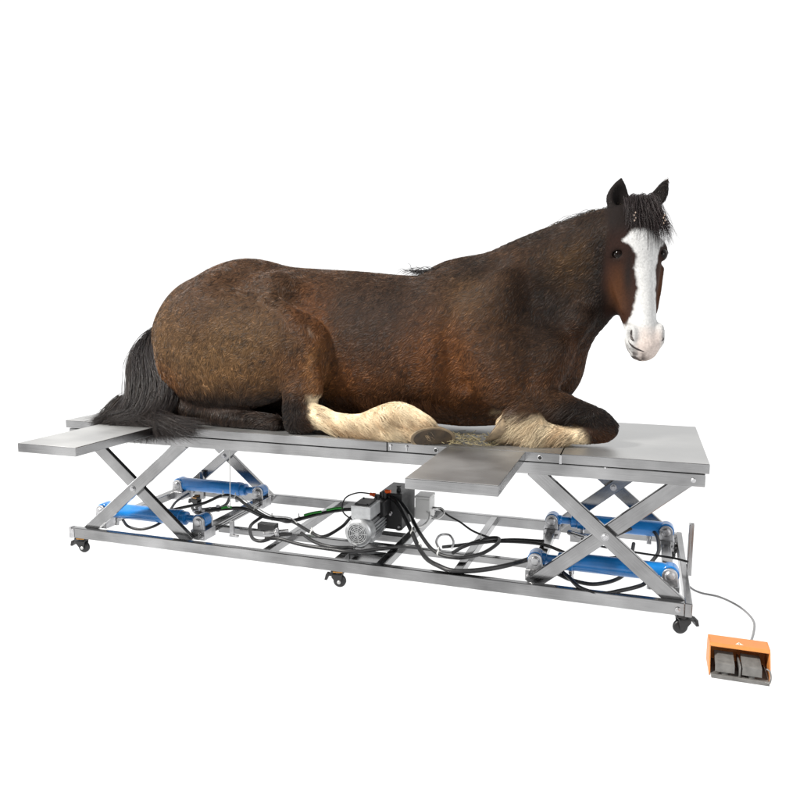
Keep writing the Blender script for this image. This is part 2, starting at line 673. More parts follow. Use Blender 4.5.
b.box(1.462, 1.562, .195, .33, .266, .330)
tb = b.build('terminal_box', M['alu'], motor, bevel=.004)
b = MB()
b.box(1.475, 1.545, .21, .32, .3305, .337)
for s in ((1.482, .217), (1.538, .217), (1.482, .313), (1.538, .313)):
    b.cyl((*s, .337), (*s, .340), .005, n=10)
b.build('box_lid', M['black'], motor, bevel=.002)

b = MB()
b.box(1.515, 1.635, .445, .665, .150, .335)
tank = part(b.build('oil_tank', M['black'], bevel=.003), 'black oil tank behind the electric motor')
b = MB()
b.lathe([(0, .012), (.012, .012), (.014, .009), (.022, .009), (.023, .013), (.03, .013)], (1.60, .50, .335), (0, 0, 1), 14)
b.build('filler_cap', M['black'], tank, smooth=True)
b = MB()
b.lathe([(0, .009), (.006, .009), (.008, .006), (.035, .006)], (1.575, .445, .235), (.3, -1, 0), 12)
b.build('drain_plug', M['cast'], tank, smooth=True)
b = MB()
b.lathe([(0, .008), (.006, .008), (.008, .005)], (1.62, .445, .165), (0, -1, 0), 12)
b.build('drain_plug', M['cast'], tank, smooth=True)
b = MB()
b.box(1.500, 1.575, .345, .443, .238, .312)
b.cyl((1.53, .37, .312), (1.53, .37, .345), .013, n=14)
b.cyl((1.55, .42, .312), (1.55, .42, .352), .012, n=14)
vb = part(b.build('valve_block', M['black'], bevel=.003))
for p, d in (((1.522, .37, .340), (-1, 0, .1)), ((1.558, .42, .350), (1, -.2, .1))):
    b = MB()
    b.lathe([(0, .010), (.012, .010), (.016, .008), (.028, .008)], p, d, 14)
    b.build('valve_plug', M['orange'], vb, smooth=True)
b = MB()
b.box(1.655, 1.735, .60, .70, .165, .275)
b.box(1.653, 1.737, .598, .702, .275, .290)
cb = part(b.build('control_box', M['white'], bevel=.005), 'small white control box behind the black tank')
tube('thin_lead', [(1.50, .37, .345), (1.44, .34, .352), (1.39, .3, .33), (1.385, .28, .27), (1.44, .3, .22), (1.49, .33, .20)], .0035, M['rubber'], None)
part(bpy.context.scene.objects['thin_lead'])

# hoses
ZH = .018


def hose(pts, r=.0095, m='rubber', name='hose'):
    return part(tube(name, pts, r * .88, M[m]))


hose([(.30, .16, .16), (.358, .30, .165), (.42, .40, .17), (.471, .48, .172), (.52, .60, .19), (.60, .60, .185), (.70, .53, .175), (.80, .46, .17), (.937, .372, .165), (1.067, .344, .172), (1.246, .22, .165), (1.32, .20, .16), (1.36, .33, .175), (1.37, .45, .195), (1.47, .40, .215)])
hose([(.579, .324, .18), (.668, .375, .188), (.759, .426, .182), (.889, .374, .17), (1.00, .36, .165), (1.074, .338, .172), (1.165, .47, .18), (1.228, .549, .182), (1.32, .58, .19), (1.50, .56, .2)], .011)
hose([(.45, .40, .165), (.52, .33, .165), (.58, .34, .17), (.62, .45, .18), (.585, .56, .19)])
hose([(.89, .379, .168), (.88, .28, .15), (.93, .18, .147), (1.0, .09, .147), (1.06, .075, .150), (1.10, .15, .158), (1.154, .19, .158)])
hose([(1.06, .09, .158), (1.13, .112, .156), (1.252, .085, .15), (1.408, .071, .15), (1.515, .078, .1475), (1.617, .15, .148), (1.718, .225, .148), (1.80, .205, .16)])
hose([(1.20, .20, .165), (1.30, .13, .155), (1.40, .10, .15), (1.50, .13, .1475)], .010)
hose([(1.57, .45, .315), (1.62, .41, .30), (1.67, .36, .26), (1.74, .28, .20), (1.80, .19, .165), (1.87, .09, .15), (1.947, .022, .15), (2.01, .0, .146), (2.10, .03, .147), (2.20, .09, .155), (2.29, .19, .16), (2.345, .26, .17)], .012)
hose([(1.56, .46, .32), (1.62, .45, .30), (1.69, .40, .25), (1.781, .29, .19), (1.878, .185, .155), (1.981, .153, .1485), (2.082, .216, .155), (2.134, .35, .165), (2.125, .42, .17), (2.066, .403, .165), (1.99, .29, .157), (1.963, .189, .157)], .010)
hose([(1.735, .65, .22), (1.77, .66, .215), (1.83, .62, .195), (1.90, .58, .18), (1.994, .507, .16), (2.131, .441, .155), (2.276, .429, .165), (2.34, .42, .172)], .006)
hose([(1.90, .24, .16), (2.0, .32, .158), (2.10, .39, .16), (2.231, .414, .165), (2.35, .394, .17), (2.47, .321, .165), (2.601, .325, .16), (2.70, .36, .165)], .0085)
hose([(1.93, .27, .157), (2.044, .349, .16), (2.18, .43, .165), (2.34, .44, .172)], .009)
hose([(2.46, .12, .152), (2.49, .08, .148), (2.543, .0, .14), (2.623, -.01, .13), (2.697, .02, .14), (2.772, .06, .155), (2.80, .11, .158)])
hose([(2.42, .12, .15), (2.50, .10, .13), (2.60, .10, .125), (2.70, .2, .135), (2.73, .4, .15), (2.74, .55, .17)])
hose([(2.62, .60, .16), (2.70, .67, .19), (2.767, .72, .205), (2.836, .68, .19), (2.85, .5, .165), (2.811, .318, .16)])
hose([(2.50, .60, .15), (2.59, .507, .155), (2.769, .438, .165), (2.90, .40, .172), (2.968, .36, .175)], .0055)
hose([(.22, .12, .155), (.283, .08, .14), (.36, .07, .135), (.415, .10, .145), (.44, .16, .16)], .008)
hose([(.353, .345, .165), (.303, .453, .165), (.28, .533, .165), (.25, .66, .16)], .008)
# small ring fitting hanging on the hose near the right crossbeam
hose([(1.905, .18, .165), (1.865, .26, .175), (1.865, .33, .185), (1.905, .345, .185), (1.94, .29, .175), (1.948, .23, .165)], .0065, 'cast', 'fitting_ring')
# green print strips on a hose, cable ties, white leads
for pts in ([(.655, .362, .192), (.675, .374, .197), (.70, .39, .195)], [(1.12, .40, .19), (1.15, .445, .193), (1.18, .48, .193)], [(1.20, .505, .196), (1.23, .545, .197), (1.27, .56, .199)]):
    hose(pts, .007, 'green', 'hose_marking')
for p in ((.52, .60, .19), (.80, .46, .17), (.95, .372, .165), (1.246, .22, .165), (1.10, .38, .175), (1.74, .28, .20), (1.90, .17, .155), (2.05, .385, .163), (1.80, .20, .165), (.60, .60, .185)):
    b = MB()
    b.lathe([(0, .0125), (.006, .0125)], (p[0], p[1], p[2]), (.85, -.5, 0), 14)
    b.box(p[0] - .002, p[0] + .002, p[1] - .004, p[1], p[2] + .01, p[2] + .028)
    part(b.build('cable_tie', M['tie']))
hose([(1.72, .60, .21), (1.76, .58, .19), (1.80, .55, .2), (1.82, .57, .225), (1.79, .61, .235), (1.74, .62, .22)], .005, 'white', 'white_lead')
hose([(1.66, .44, .27), (1.70, .38, .24), (1.73, .36, .205), (1.76, .40, .2), (1.77, .46, .215), (1.75, .55, .225)], .006, 'white', 'white_lead')
hose([(.62, .61, .195), (.72, .53, .185), (.83, .455, .178), (.94, .382, .176), (1.06, .352, .184), (1.13, .30, .178)], .0035, 'white', 'white_lead')
# hanging cord with hook at the left
hose([(.752, .3, z0), (.7515, .3, .45), (.749, .3, .33), (.746, .3, .235), (.735, .3, .225), (.73, .3, .235)], .0028, 'tie', 'hanging_cord')
# pipe junction at the left and wiring junction
b = MB()
b.cyl((.50, .33, .172), (.66, .43, .178), .012, n=14)
b.cyl((.56, .40, .172), (.60, .34, .178), .010, n=14)
b.cyl((.54, .34, .16), (.54, .34, .195), .010, n=12)
b.cyl((.61, .40, .16), (.61, .40, .195), .010, n=12)
part(b.build('pipe_junction', M['cast'], smooth=True, bevel=.001))
b = MB()
b.cyl((1.03, .13, .165), (1.13, .20, .168), .011, n=12)
b.cyl((1.06, .20, .162), (1.11, .12, .168), .010, n=12)
b.cyl((1.09, .16, .15), (1.09, .16, .19), .009, n=12)
part(b.build('pipe_junction', M['cast'], smooth=True, bevel=.001))
b = MB()
b.box(.93, 1.03, .25, .29, .14, .172)
part(b.build('valve_body', M['black'], bevel=.003))
b = MB()
b.box(.80, .822, .20, .215, .11, .185)
b.box(.80, .85, .195, .21, .105, .115)
part(b.build('bracket', M['cast'], bevel=.002))
b = MB()
b.cyl((2.43, .70, .145), (2.52, .62, .15), .014, n=14)
b.box(2.44, 2.56, .66, .70, .11, .15)
part(b.build('bracket', M['steel_x'], bevel=.002))

# ------------------------------------------------------------------ foot pedal
ped = empty('foot_pedal', (3.11, -.26, 0))
tag(ped, 'orange twin foot pedal switch on the floor at the right', 'foot pedal')
px0, px1 = -.098, .098
b = MB()
# hood: sloping back, flat top, two side cheeks, open at the front
HH = .100

outer = [(.085, .0), (.085, .075), (.070, HH), (.005, HH), (-.004, HH - .008), (-.004, HH - .011), (.006, HH - .003), (.068, HH - .004), (.081, .073), (.081, .0)]
b.prism(outer, 'x', px0 + .004, px1 - .004)
for s in (-1, 1):
    xa, xb = (px0, px0 + .0042) if s < 0 else (px1 - .0042, px1)
    b.prism([(.085, 0), (.085, .075), (.070, HH), (.005, HH), (-.004, HH - .008), (-.045, .012), (-.045, 0)], 'x', xa, xb)
hood = b.build('hood', M['pedal'], ped, bevel=.0045, seg=4)
b = MB()
b.box(px0 + .006, px1 - .006, -.06, .078, .0, .009)
b.box(px0 + .006, px1 - .006, -.064, -.060, .0, .014)
b.box(-.003, .003, -.05, .05, .009, .05)
base = b.build('base_plate', M['pedal_in'], ped, bevel=.002)
for xc in (-.048, .038):
    b = MB()
    b.prism([(-.050, .020), (-.044, .048), (.030, .062), (.030, .050), (-.038, .037), (-.042, .018)], 'x', xc - .031, xc + .031)
    for k in range(3):
        b.box(xc - .024, xc + .024, -.030 + k * .019, -.026 + k * .019, .0502 + k * .0036, .0518 + k * .0036)
    p_ = b.build('pedal', M['pedal_in'], ped, bevel=.003)
    b = MB()
    b.lathe([(0, .013), (.018, .013), (.022, .010)], (xc, -.034, .009), (0, 0, 1), 18)
    b.build('spring_housing', M['pedal_in'], ped, smooth=True)
tube('guard_loop', [(.078, -.062, .012), (.090, -.066, .014), (.0945, -.06, .03), (.0935, -.04, .042), (.085, -.03, .045)], .003, M['pedal_in'], ped)
# warning triangle on the lip
b = MB()
b.prism([(-.013, .0), (.013, .0), (0, .020)], 'z', HH + .0003, HH + .0009)
st = b.build('warning_sticker', M['sign'], hood)
st.location = (0, .012, 0)
b = MB()
b.box(-.0012, .0012, .006, .013, HH + .0010, HH + .0014)
b.box(-.0012, .0012, .002, .004, HH + .0010, HH + .0014)
ex = b.build('warning_mark', M['ink'], hood)
ex.location = (0, .012, 0)
cbl = tube('cable', [(2.95, .46, .085), (2.985, .455, .03), (3.031, .451, .008), (3.112, .432, .005), (3.183, .344, .005), (3.218, .22, .005), (3.203, .09, .005), (3.165, -.06, .006), (3.14, -.16, .02), (3.135, -.18, .03)], .0045, M['cable'])
cbl.parent = ped
cbl.matrix_parent_inverse = Matrix.Translation(-ped.location)

# ------------------------------------------------------------------ horse
rng = np.random.default_rng(7)


def unit(v):
    v = np.asarray(v, float)
    return v / np.maximum(np.linalg.norm(v, axis=-1, keepdims=True), 1e-9)


class Field:
    """signed distance grid; bodies are grown by smooth unions and turned into one surface"""

    def __init__(self, lo, hi, h):
        self.lo, self.h = np.array(lo, float), h
        self.n = np.ceil((np.array(hi) - self.lo) / h).astype(int) + 1
        self.D = np.full(self.n, .3, np.float32)
        self.ax = [self.lo[i] + h * np.arange(self.n[i]) for i in range(3)]

    def _sub(self, lo, hi):
        a = np.clip(np.floor((np.array(lo) - self.lo) / self.h).astype(int), 0, self.n)
        b = np.clip(np.ceil((np.array(hi) - self.lo) / self.h).astype(int) + 1, 0, self.n)
        sl = tuple(slice(a[i], b[i]) for i in range(3))
        if np.any(b <= a):
            return None, None
        g = np.stack(np.meshgrid(*[self.ax[i][sl[i]] for i in range(3)], indexing='ij'), -1).astype(np.float32)
        return sl, g

    @staticmethod
    def smin(a, b, k):
        hh = np.clip(.5 + .5 * (b - a) / k, 0, 1)
        return b + (a - b) * hh - k * hh * (1 - hh)

    def add(self, sl, d, k, cut=False):
        if cut:
            self.D[sl] = -self.smin(-self.D[sl], d, k)
        else:
            self.D[sl] = self.smin(self.D[sl], d, k)

    def ell(self, c, r, rot=None, k=.04, cut=False):
        """ellipsoid; rot = 3x3 rows are its axes"""
        c = np.array(c, float)
        r = np.array(r, float)
        m = r.max() + k + .06
        sl, g = self._sub(c - m, c + m)
        if sl is None:
            return
        q = g - c
        if rot is not None:
            q = q @ np.array(rot, float).T
        kk = np.sqrt(((q / r) ** 2).sum(-1)) + 1e-6
        ln = np.sqrt((q ** 2).sum(-1))
        d = np.where(kk > .02, ln * (1 - 1 / kk), -r.min())
        self.add(sl, np.maximum(d, -r.min()).astype(np.float32), k, cut)

    def chain(self, pts, side=(0, 1, 0), k=.04, per=6, cut=False):
        """pts: (x, y, z, radius along side, radius across)"""
        P = catmull(pts, per)
        lo = (P[:, :3] - P[:, 3:].max(1, keepdims=True)).min(0) - k - .05
        hi = (P[:, :3] + P[:, 3:].max(1, keepdims=True)).max(0) + k + .05
        sl, g = self._sub(lo, hi)
        if sl is None:
            return
        best = np.full(g.shape[:3], .3, np.float32)
        for a, b in zip(P[:-1], P[1:]):
            m = max(a[3:].max(), b[3:].max()) + k + .05
            l2 = np.minimum(a[:3], b[:3]) - m
            h2 = np.maximum(a[:3], b[:3]) + m
            i0 = [int(np.clip(np.searchsorted(self.ax[i][sl[i]], l2[i]), 0, g.shape[i])) for i in range(3)]
            i1 = [int(np.clip(np.searchsorted(self.ax[i][sl[i]], h2[i]), 0, g.shape[i])) for i in range(3)]
            s2 = tuple(slice(i0[i], i1[i]) for i in range(3))
            gg = g[s2]
            if gg.size == 0:
                continue
            d = b[:3] - a[:3]
            L2 = max(d @ d, 1e-12)
            q = gg - a[:3]
            t = np.clip((q @ d) / L2, 0, 1)
            q = q - t[..., None] * d
            dn = d / math.sqrt(L2)
            s = np.array(side, float)
            s = unit(s - (s @ dn) * dn)
            w = np.cross(dn, s)
            ru = a[3] + t * (b[3] - a[3])
            rv = a[4] + t * (b[4] - a[4])
            rl = np.minimum(ru, rv)
            qs, qw, qd = q @ s, q @ w, q @ dn
            kk = np.sqrt((qs / ru) ** 2 + (qw / rv) ** 2 + (qd / rl) ** 2) + 1e-6
            ln = np.sqrt(qs ** 2 + qw ** 2 + qd ** 2)
            dd = np.where(kk > .02, ln * (1 - 1 / kk), -rl)
            best[s2] = np.minimum(best[s2], dd)
        self.add(sl, best, k, cut)

    def mesh(self):
        """naive surface nets"""
        D = self.D
        nx, ny, nz = D.shape
        ins = D < 0
        c = np.zeros((nx - 1, ny - 1, nz - 1), np.int8)
        for dx in (0, 1):
            for dy in (0, 1):
                for dz in (0, 1):
                    c += ins[dx:nx - 1 + dx, dy:ny - 1 + dy, dz:nz - 1 + dz]
        act = (c > 0) & (c < 8)
        idx = np.argwhere(act)
        num = np.full(act.shape, -1, np.int64)
        num[act] = np.arange(len(idx))
        acc = np.zeros((len(idx), 3))
        cnt = np.zeros(len(idx))
        corners = [(x, y, z) for x in (0, 1) for y in (0, 1) for z in (0, 1)]
        for i, a in enumerate(corners):
            for b in corners[i + 1:]:
                if sum(abs(a[j] - b[j]) for j in range(3)) != 1:
                    continue
                va = D[idx[:, 0] + a[0], idx[:, 1] + a[1], idx[:, 2] + a[2]]
                vb = D[idx[:, 0] + b[0], idx[:, 1] + b[1], idx[:, 2] + b[2]]
                m = (va < 0) != (vb < 0)
                t = np.where(m, va / np.where(m, va - vb, 1), 0)
                pt = np.array(a)[None] + t[:, None] * (np.array(b) - np.array(a))[None]
                acc[m] += pt[m]
                cnt[m] += 1
        V = self.lo + self.h * (idx + acc / cnt[:, None])
        F = []
        for ax in range(3):
            o1, o2 = [(1, 2), (2, 0), (0, 1)][ax]
            sl0 = [slice(None)] * 3
            sl1 = [slice(None)] * 3
            sl0[ax] = slice(0, -1)
            sl1[ax] = slice(1, None)
            A, B = ins[tuple(sl0)], ins[tuple(sl1)]
            e = np.argwhere(A != B)
            ok = (e[:, o1] > 0) & (e[:, o2] > 0) & (e[:, o1] < D.shape[o1] - 1) & (e[:, o2] < D.shape[o2] - 1)
            e = e[ok]
            flip = A[e[:, 0], e[:, 1], e[:, 2]]
            q = []
            for d1, d2 in ((0, 0), (1, 0), (1, 1), (0, 1)):
                ee = e.copy()
                ee[:, o1] -= d1
                ee[:, o2] -= d2
                q.append(num[ee[:, 0], ee[:, 1], ee[:, 2]])
            q = np.stack(q, 1)
            q[~flip] = q[~flip][:, ::-1]
            F.append(q)
        F = np.concatenate(F)
        # relax a little so the grid does not show
        for _ in range(2):
            s = np.zeros_like(V)
            n = np.zeros(len(V))
            for i in range(4):
                a, b = F[:, i], F[:, (i + 1) % 4]
                np.add.at(s, a, V[b])
                np.add.at(s, b, V[a])
                np.add.at(n, a, 1)
                np.add.at(n, b, 1)
            V = .5 * V + .5 * s / np.maximum(n, 1)[:, None]
        return V, F


def mesh_from(name, V, F):
    me = bpy.data.meshes.new(name)
    me.vertices.add(len(V))
    me.vertices.foreach_set('co', V.astype(np.float32).ravel())
    me.loops.add(F.size)
    me.loops.foreach_set('vertex_index', F.astype(np.int32).ravel())
    me.polygons.add(len(F))
    me.polygons.foreach_set('loop_start', np.arange(0, F.size, F.shape[1], dtype=np.int32))
    me.polygons.foreach_set('use_smooth', np.ones(len(F), bool))
    me.update(calc_edges=True)
    me.validate()
    return me


ZT = H + .001
# head frame: lh down the face, nh out of the forehead, sh towards the horse's right cheek (left in the photo)
HP = np.array((2.705, .27, 1.668))
HM = np.array((2.765, .14, 1.10))
lh = unit(HM - HP)
_a = R(23)
nh = np.array((math.sin(_a), -math.cos(_a), 0.))
nh = unit(nh - (nh @ lh) * lh)
sh = np.cross(lh, nh)
if sh[0] > 0:
    sh = -sh
HR = np.stack([lh, sh, nh])


def hw(t, s, n):
    return HP + lh * t + sh * s + nh * n


F_ = Field((.18, -.06, .66), (2.98, .9, 1.86), .007)
YM = .40
# trunk
F_.chain([(.50, YM, 1.09, .17, .23), (.66, YM, 1.10, .25, .32), (.84, YM, 1.085, .29, .39), (1.08, YM, 1.075, .29, .372), (1.40, YM, 1.065, .275, .362), (1.74, YM, 1.06, .295, .345), (1.96, YM, 1.085, .28, .375), (2.18, YM, 1.09, .235, .35), (2.34, YM, 1.06, .16, .25)], k=.05)
# croup and hips
F_.ell((.80, YM, 1.40), (.20, .10, .075), k=.08)
F_.ell((.74, .22, 1.33), (.12, .09, .09), k=.08)
F_.ell((.74, .58, 1.33), (.12, .09, .09), k=.08)
F_.ell((.50, .33, 1.06), (.165, .17, .24), k=.10)
F_.ell((.50, .50, 1.06), (.165, .17, .24), k=.10)
F_.ell((.60, .40, 1.24), (.16, .2, .14), k=.10)
# withers
F_.ell((1.96, YM, 1.42), (.15, .05, .055), k=.07)
# neck
F_.chain([(2.10, .39, 1.16, .20, .33), (2.28, .385, 1.285, .165, .295), (2.43, .37, 1.39, .128, .25), (2.55, .335, 1.475, .105, .20), (2.66, .285, 1.545, .09, .135)], k=.06)
# neck muscle roll and jugular groove
F_.chain([(2.24, .27, 1.42, .04, .07), (2.42, .275, 1.50, .04, .07), (2.58, .265, 1.58, .035, .06)], k=.09)
F_.chain([(2.49, .26, 1.22, .05, .05), (2.39, .22, 1.08, .055, .055), (2.33, .2, .96, .06, .07)], k=.06)
# thigh, near and far
for y_, sg in ((.17, -1), (.63, 1)):
    F_.chain([(.58, y_ - sg * .03, 1.06, .15, .25), (.74, y_ + sg * .0, 1.055, .155, .315), (.95, y_ + sg * .02, 1.05, .14, .275), (1.12, y_ + sg * .035, 1.06, .12, .225), (1.24, y_ + sg * .055, 1.05, .09, .185), (1.30, y_ + sg * .06, 1.02, .075, .15)], k=.018)
# hip bone, flank hollow and the fold in front of the thigh
for sy in (1, -1):
    Y_ = lambda v: YM + sy * (v - YM)
    F_.ell((1.09, Y_(.205), 1.335), (.08, .06, .07), k=.11)
    F_.chain([(1.20, Y_(.07), 1.36, .03, .03), (1.33, Y_(.06), 1.26, .036, .036), (1.415, Y_(.068), 1.12, .036, .036), (1.435, Y_(.08), .98, .032, .032)], k=.03, cut=True)
    F_.ell((1.30, Y_(.04), 1.36), (.11, .06, .07), k=.08, cut=True)
    F_.chain([(1.10, Y_(.11), 1.30, .025, .03), (1.235, Y_(.075), 1.22, .022, .03), (1.315, Y_(.055), 1.10, .022, .03), (1.350, Y_(.06), .97, .022, .03), (1.355, Y_(.065), .88, .022, .025)], k=.022)
    # shoulder blade, triceps, girth groove, neck-shoulder groove
    F_.ell((2.14, Y_(.155), 1.05), (.13, .06, .14), k=.045)
    F_.chain([(2.02, Y_(.145), .93, .02, .025), (2.14, Y_(.10), .955, .018, .022), (2.26, Y_(.09), .965, .015, .02)], k=.04, cut=True)
    F_.chain([(1.955, Y_(.080), 1.24, .03, .035), (1.97, Y_(.098), 1.08, .035, .04), (1.96, Y_(.118), .92, .035, .038), (1.94, Y_(.15), .78, .03, .03)], k=.05, cut=True)
    F_.chain([(2.10, Y_(.205), 1.45, .03, .035), (2.24, Y_(.17), 1.33, .036, .04), (2.38, Y_(.175), 1.22, .036, .04), (2.48, Y_(.21), 1.13, .03, .035)], k=.045, cut=True)
    F_.chain([(2.47, Y_(.22), 1.10, .02, .02), (2.44, Y_(.17), 1.01, .02, .02), (2.40, Y_(.15), .93, .018, .018)], k=.04, cut=True)
    for kx in range(5):                                   # a hint of ribs
        xr = 1.50 + kx * .085
        F_.chain([(xr, Y_(.085), 1.24, .012, .012), (xr - .03, Y_(.072), 1.08, .012, .012), (xr - .08, Y_(.085), .92, .012, .012)], k=.035, cut=True)
# near hind shank, hock and cannon
F_.chain([(1.25, .125, .98, .085, .11), (1.265, .085, .87, .07, .085), (1.265, .07, .78, .06, .078), (1.28, .06, .735, .05, .05)], k=.035)
F_.chain([(1.25, .06, .735, .05, .055), (1.34, .055, .768, .042, .06), (1.44, .05, .752, .038, .044), (1.56, .05, .748, .040, .045), (1.66, .05, .765, .050, .066), (1.75, .05, .778, .058, .078), (1.84, .05, .756, .056, .058)], k=.022)
F_.chain([(1.40, .0, .735, .010, .010), (1.52, -.002, .735, .010, .010), (1.64, -.005, .74, .010, .010)], k=.02, cut=True)
F_.chain([(1.66, -.012, .80, .012, .012), (1.75, -.02, .775, .014, .014), (1.80, -.018, .73, .012, .012)], k=.02, cut=True)
F_.ell((1.70, .02, .805), (.045, .035, .03), k=.03)
# far hind cannon reaching forward behind it
F_.chain([(1.30, .28, .73, .05, .06), (1.46, .26, .76, .04, .055), (1.58, .25, .78, .045, .05), (1.64, .24, .785, .045, .045)], k=.03)
# brown hind leg folded along the table under the thigh
F_.chain([(.46, .21, .76, .06, .07), (.62, .16, .748, .055, .06), (.85, .125, .732, .05, .048), (1.05, .11, .722, .045, .04), (1.13, .105, .715, .04, .034)], k=.03)
# fore: shoulder, upper arm, forearm, knee, folded cannon (near and far)
F_.ell((2.10, .20, 1.22), (.10, .075, .22), unit(np.array([(.9, 0, -.42), (0, 1, 0), (.42, 0, .9)])), k=.08)
F_.ell((2.31, .25, 1.04), (.12, .11, .13), k=.07)
F_.ell((2.31, .55, 1.04), (.12, .11, .13), k=.07)
F_.ell((2.365, .40, .99), (.105, .12, .13), k=.06)
for y_, sg, ox in ((.22, -1, 0), (.60, 1, -.16)):
    F_.chain([(2.14, y_ + sg * .02, 1.10, .085, .15), (2.17, y_ + sg * .05, .97, .085, .13), (2.24, y_ + sg * .045, .895, .075, .09), (2.38 + ox * .5, y_ + sg * .03, .862, .058, .066), (2.50 + ox, y_ + sg * .02, .826, .05, .052), (2.57 + ox, y_ + sg * .01, .795, .05, .054), (2.612 + ox, y_, .765, .045, .046)], k=.035)
    F_.chain([(2.59 + ox, y_ + sg * .01, .745, .043, .042), (2.52 + ox, y_ + sg * .03, .733, .04, .036), (2.42 + ox, y_ + sg * .06, .738, .038, .037), (2.34 + ox * .6, y_ + sg * .08, .750, .05, .052), (2.275 + ox * .4, y_ + sg * .09, .79, .056, .072), (2.21 + ox * .2, y_ + sg * .09, .77, .05, .05)], k=.022)
# ---- head
Fh = F_


def hc(rows, k=.03, cut=False, per=6):
    """rows along the face: (t, s, n, half width, half depth)"""
    Fh.chain([(*hw(t, s, n), a, b) for t, s, n, a, b in rows], side=sh, k=k, cut=cut, per=per)


hc([(-.005, 0, -.075, .075, .065), (.05, 0, -.085, .092, .095), (.12, 0, -.10, .103, .118), (.20, 0, -.118, .108, .132), (.28, 0, -.122, .095, .13), (.36, 0, -.105, .075, .108), (.44, 0, -.083, .063, .083), (.49, 0, -.072, .062, .070), (.535, 0, -.068, .070, .062), (.568, 0, -.066, .060, .050)], k=.05)
for sg in (1, -1):
    Fh.ell(hw(.245, sg * .078, -.165), (.12, .036, .09), HR, k=.022)          # cheek
    Fh.chain([(*hw(.150, sg * .070, -.024), .016, .018), (*hw(.150, sg * .094, -.036), .017, .02), (*hw(.172, sg * .112, -.055), .015, .018)], side=sh, k=.025)   # brow
    Fh.ell(hw(.182, sg * .100, -.030), (.0185, .014, .024), unit(np.stack([lh, sh * sg * .75 + nh * .66, -sh * sg * .66 + nh * .75])), k=.006, cut=True)   # eye socket
    Fh.chain([(*hw(.196, sg * .080, -.020), .006, .006), (*hw(.203, sg * .094, -.030), .007, .007), (*hw(.198, sg * .104, -.046), .006, .006)], side=sh, k=.010)   # lower lid
    Fh.chain([(*hw(.167, sg * .078, -.018), .006, .006), (*hw(.162, sg * .093, -.027), .008, .008), (*hw(.169, sg * .106, -.046), .007, .007)], side=sh, k=.008)   # upper lid
    Fh.chain([(*hw(.23, sg * .104, -.080), .012, .016), (*hw(.32, sg * .088, -.083), .013, .014), (*hw(.41, sg * .068, -.078), .008, .012)], side=sh, k=.016)   # facial crest
    Fh.ell(hw(.515, sg * .060, -.034), (.046, .024, .032), HR, k=.02)               # nostril rim
    Fh.ell(hw(.520, sg * .074, -.016), (.030, .014, .016), HR, k=.008, cut=True)   # nostril
Fh.ell(hw(.562, 0, -.042), (.030, .054, .030), HR, k=.025)                        # upper lip
Fh.ell(hw(.560, 0, -.108), (.036, .038, .028), HR, k=.02)                         # chin and lower lip
hc([(.566, .08, -.088, .010, .009), (.584, .03, -.080, .010, .009), (.588, 0, -.077, .010, .009), (.584, -.03, -.080, .010, .009), (.566, -.08, -.088, .010, .009)], k=.008, cut=True)
hc([(.572, .070, -.090, .007, .007), (.53, .076, -.102, .006, .006), (.49, .072, -.110, .005, .005)], k=.010, cut=True)
# ears
EARS = []
for sg, lean in ((1, -.012), (-1, -.082)):
    base = hw(-.00, sg * .068 - (.006 if sg > 0 else .0), -.075)
    updir = unit(-lh * 1. + sh * sg * .05)
    mid = base + updir * .075 + sh * (lean * .2 if sg > 0 else lean * .45)
    tip = base + updir * .155 + sh * (-.024 if sg > 0 else lean)
    wd = .052 if sg > 0 else .036
    es = unit(sh + nh * (.1 if sg > 0 else -.55))
    Fh.chain([(*base, wd * .75, .033), (*(base + updir * .035), wd * .92, .03), (*mid, wd * .95, .024), (*(mid * .45 + tip * .55), wd * .58, .016), (*tip, .005, .005)], side=es, k=.012)
    en = unit(np.cross(updir, es))
    if en @ nh < 0:
        en = -en
    c_ = mid + en * .020
    Fh.ell(c_ - updir * .008, (.050, wd * .60, .018), np.stack([updir, es, en]), k=.008, cut=True)
    EARS.append((mid, updir, es, en, wd))
# sits on the table
F_.D = np.maximum(F_.D, (ZT - F_.ax[2])[None, None, :].astype(np.float32))
V, Fc = F_.mesh()


def vnormals(V, F):
    n = np.cross(V[F[:, 2]] - V[F[:, 0]], V[F[:, 3]] - V[F[:, 1]])
    N = np.zeros_like(V)
    for i in range(4):
        np.add.at(N, F[:, i], n)
    return unit(N)


# smooth value noise, for the drift of the coat
_perm = rng.random((32, 32, 32))


def vnoise(P, s):
    p = np.asarray(P) * s
    i = np.floor(p).astype(int)
    f = p - i
    f = f * f * (3 - 2 * f)
    out = 0
    for dx in (0, 1):
        for dy in (0, 1):
            for dz in (0, 1):
                w = (f[:, 0] if dx else 1 - f[:, 0]) * (f[:, 1] if dy else 1 - f[:, 1]) * (f[:, 2] if dz else 1 - f[:, 2])
                out = out + w * _perm[(i[:, 0] + dx) % 32, (i[:, 1] + dy) % 32, (i[:, 2] + dz) % 32]
    return out


def sst(a, b, x):
    t = np.clip((x - a) / (b - a), 0, 1)
    return t * t * (3 - 2 * t)


BAY = np.array((.041, .0198, .0094))
OLIVE = np.array((.100, .056, .0245))
DARK = np.array((.0075, .0055, .0050))
RED = np.array((.112, .040, .0115))
TAN = np.array((.17, .088, .034))
CREAM = np.array((.60, .49, .33))
WHITE = np.array((.47, .47, .465))
PINK = np.array((.46, .385, .345))
FACE = np.array((.022, .010, .0075))
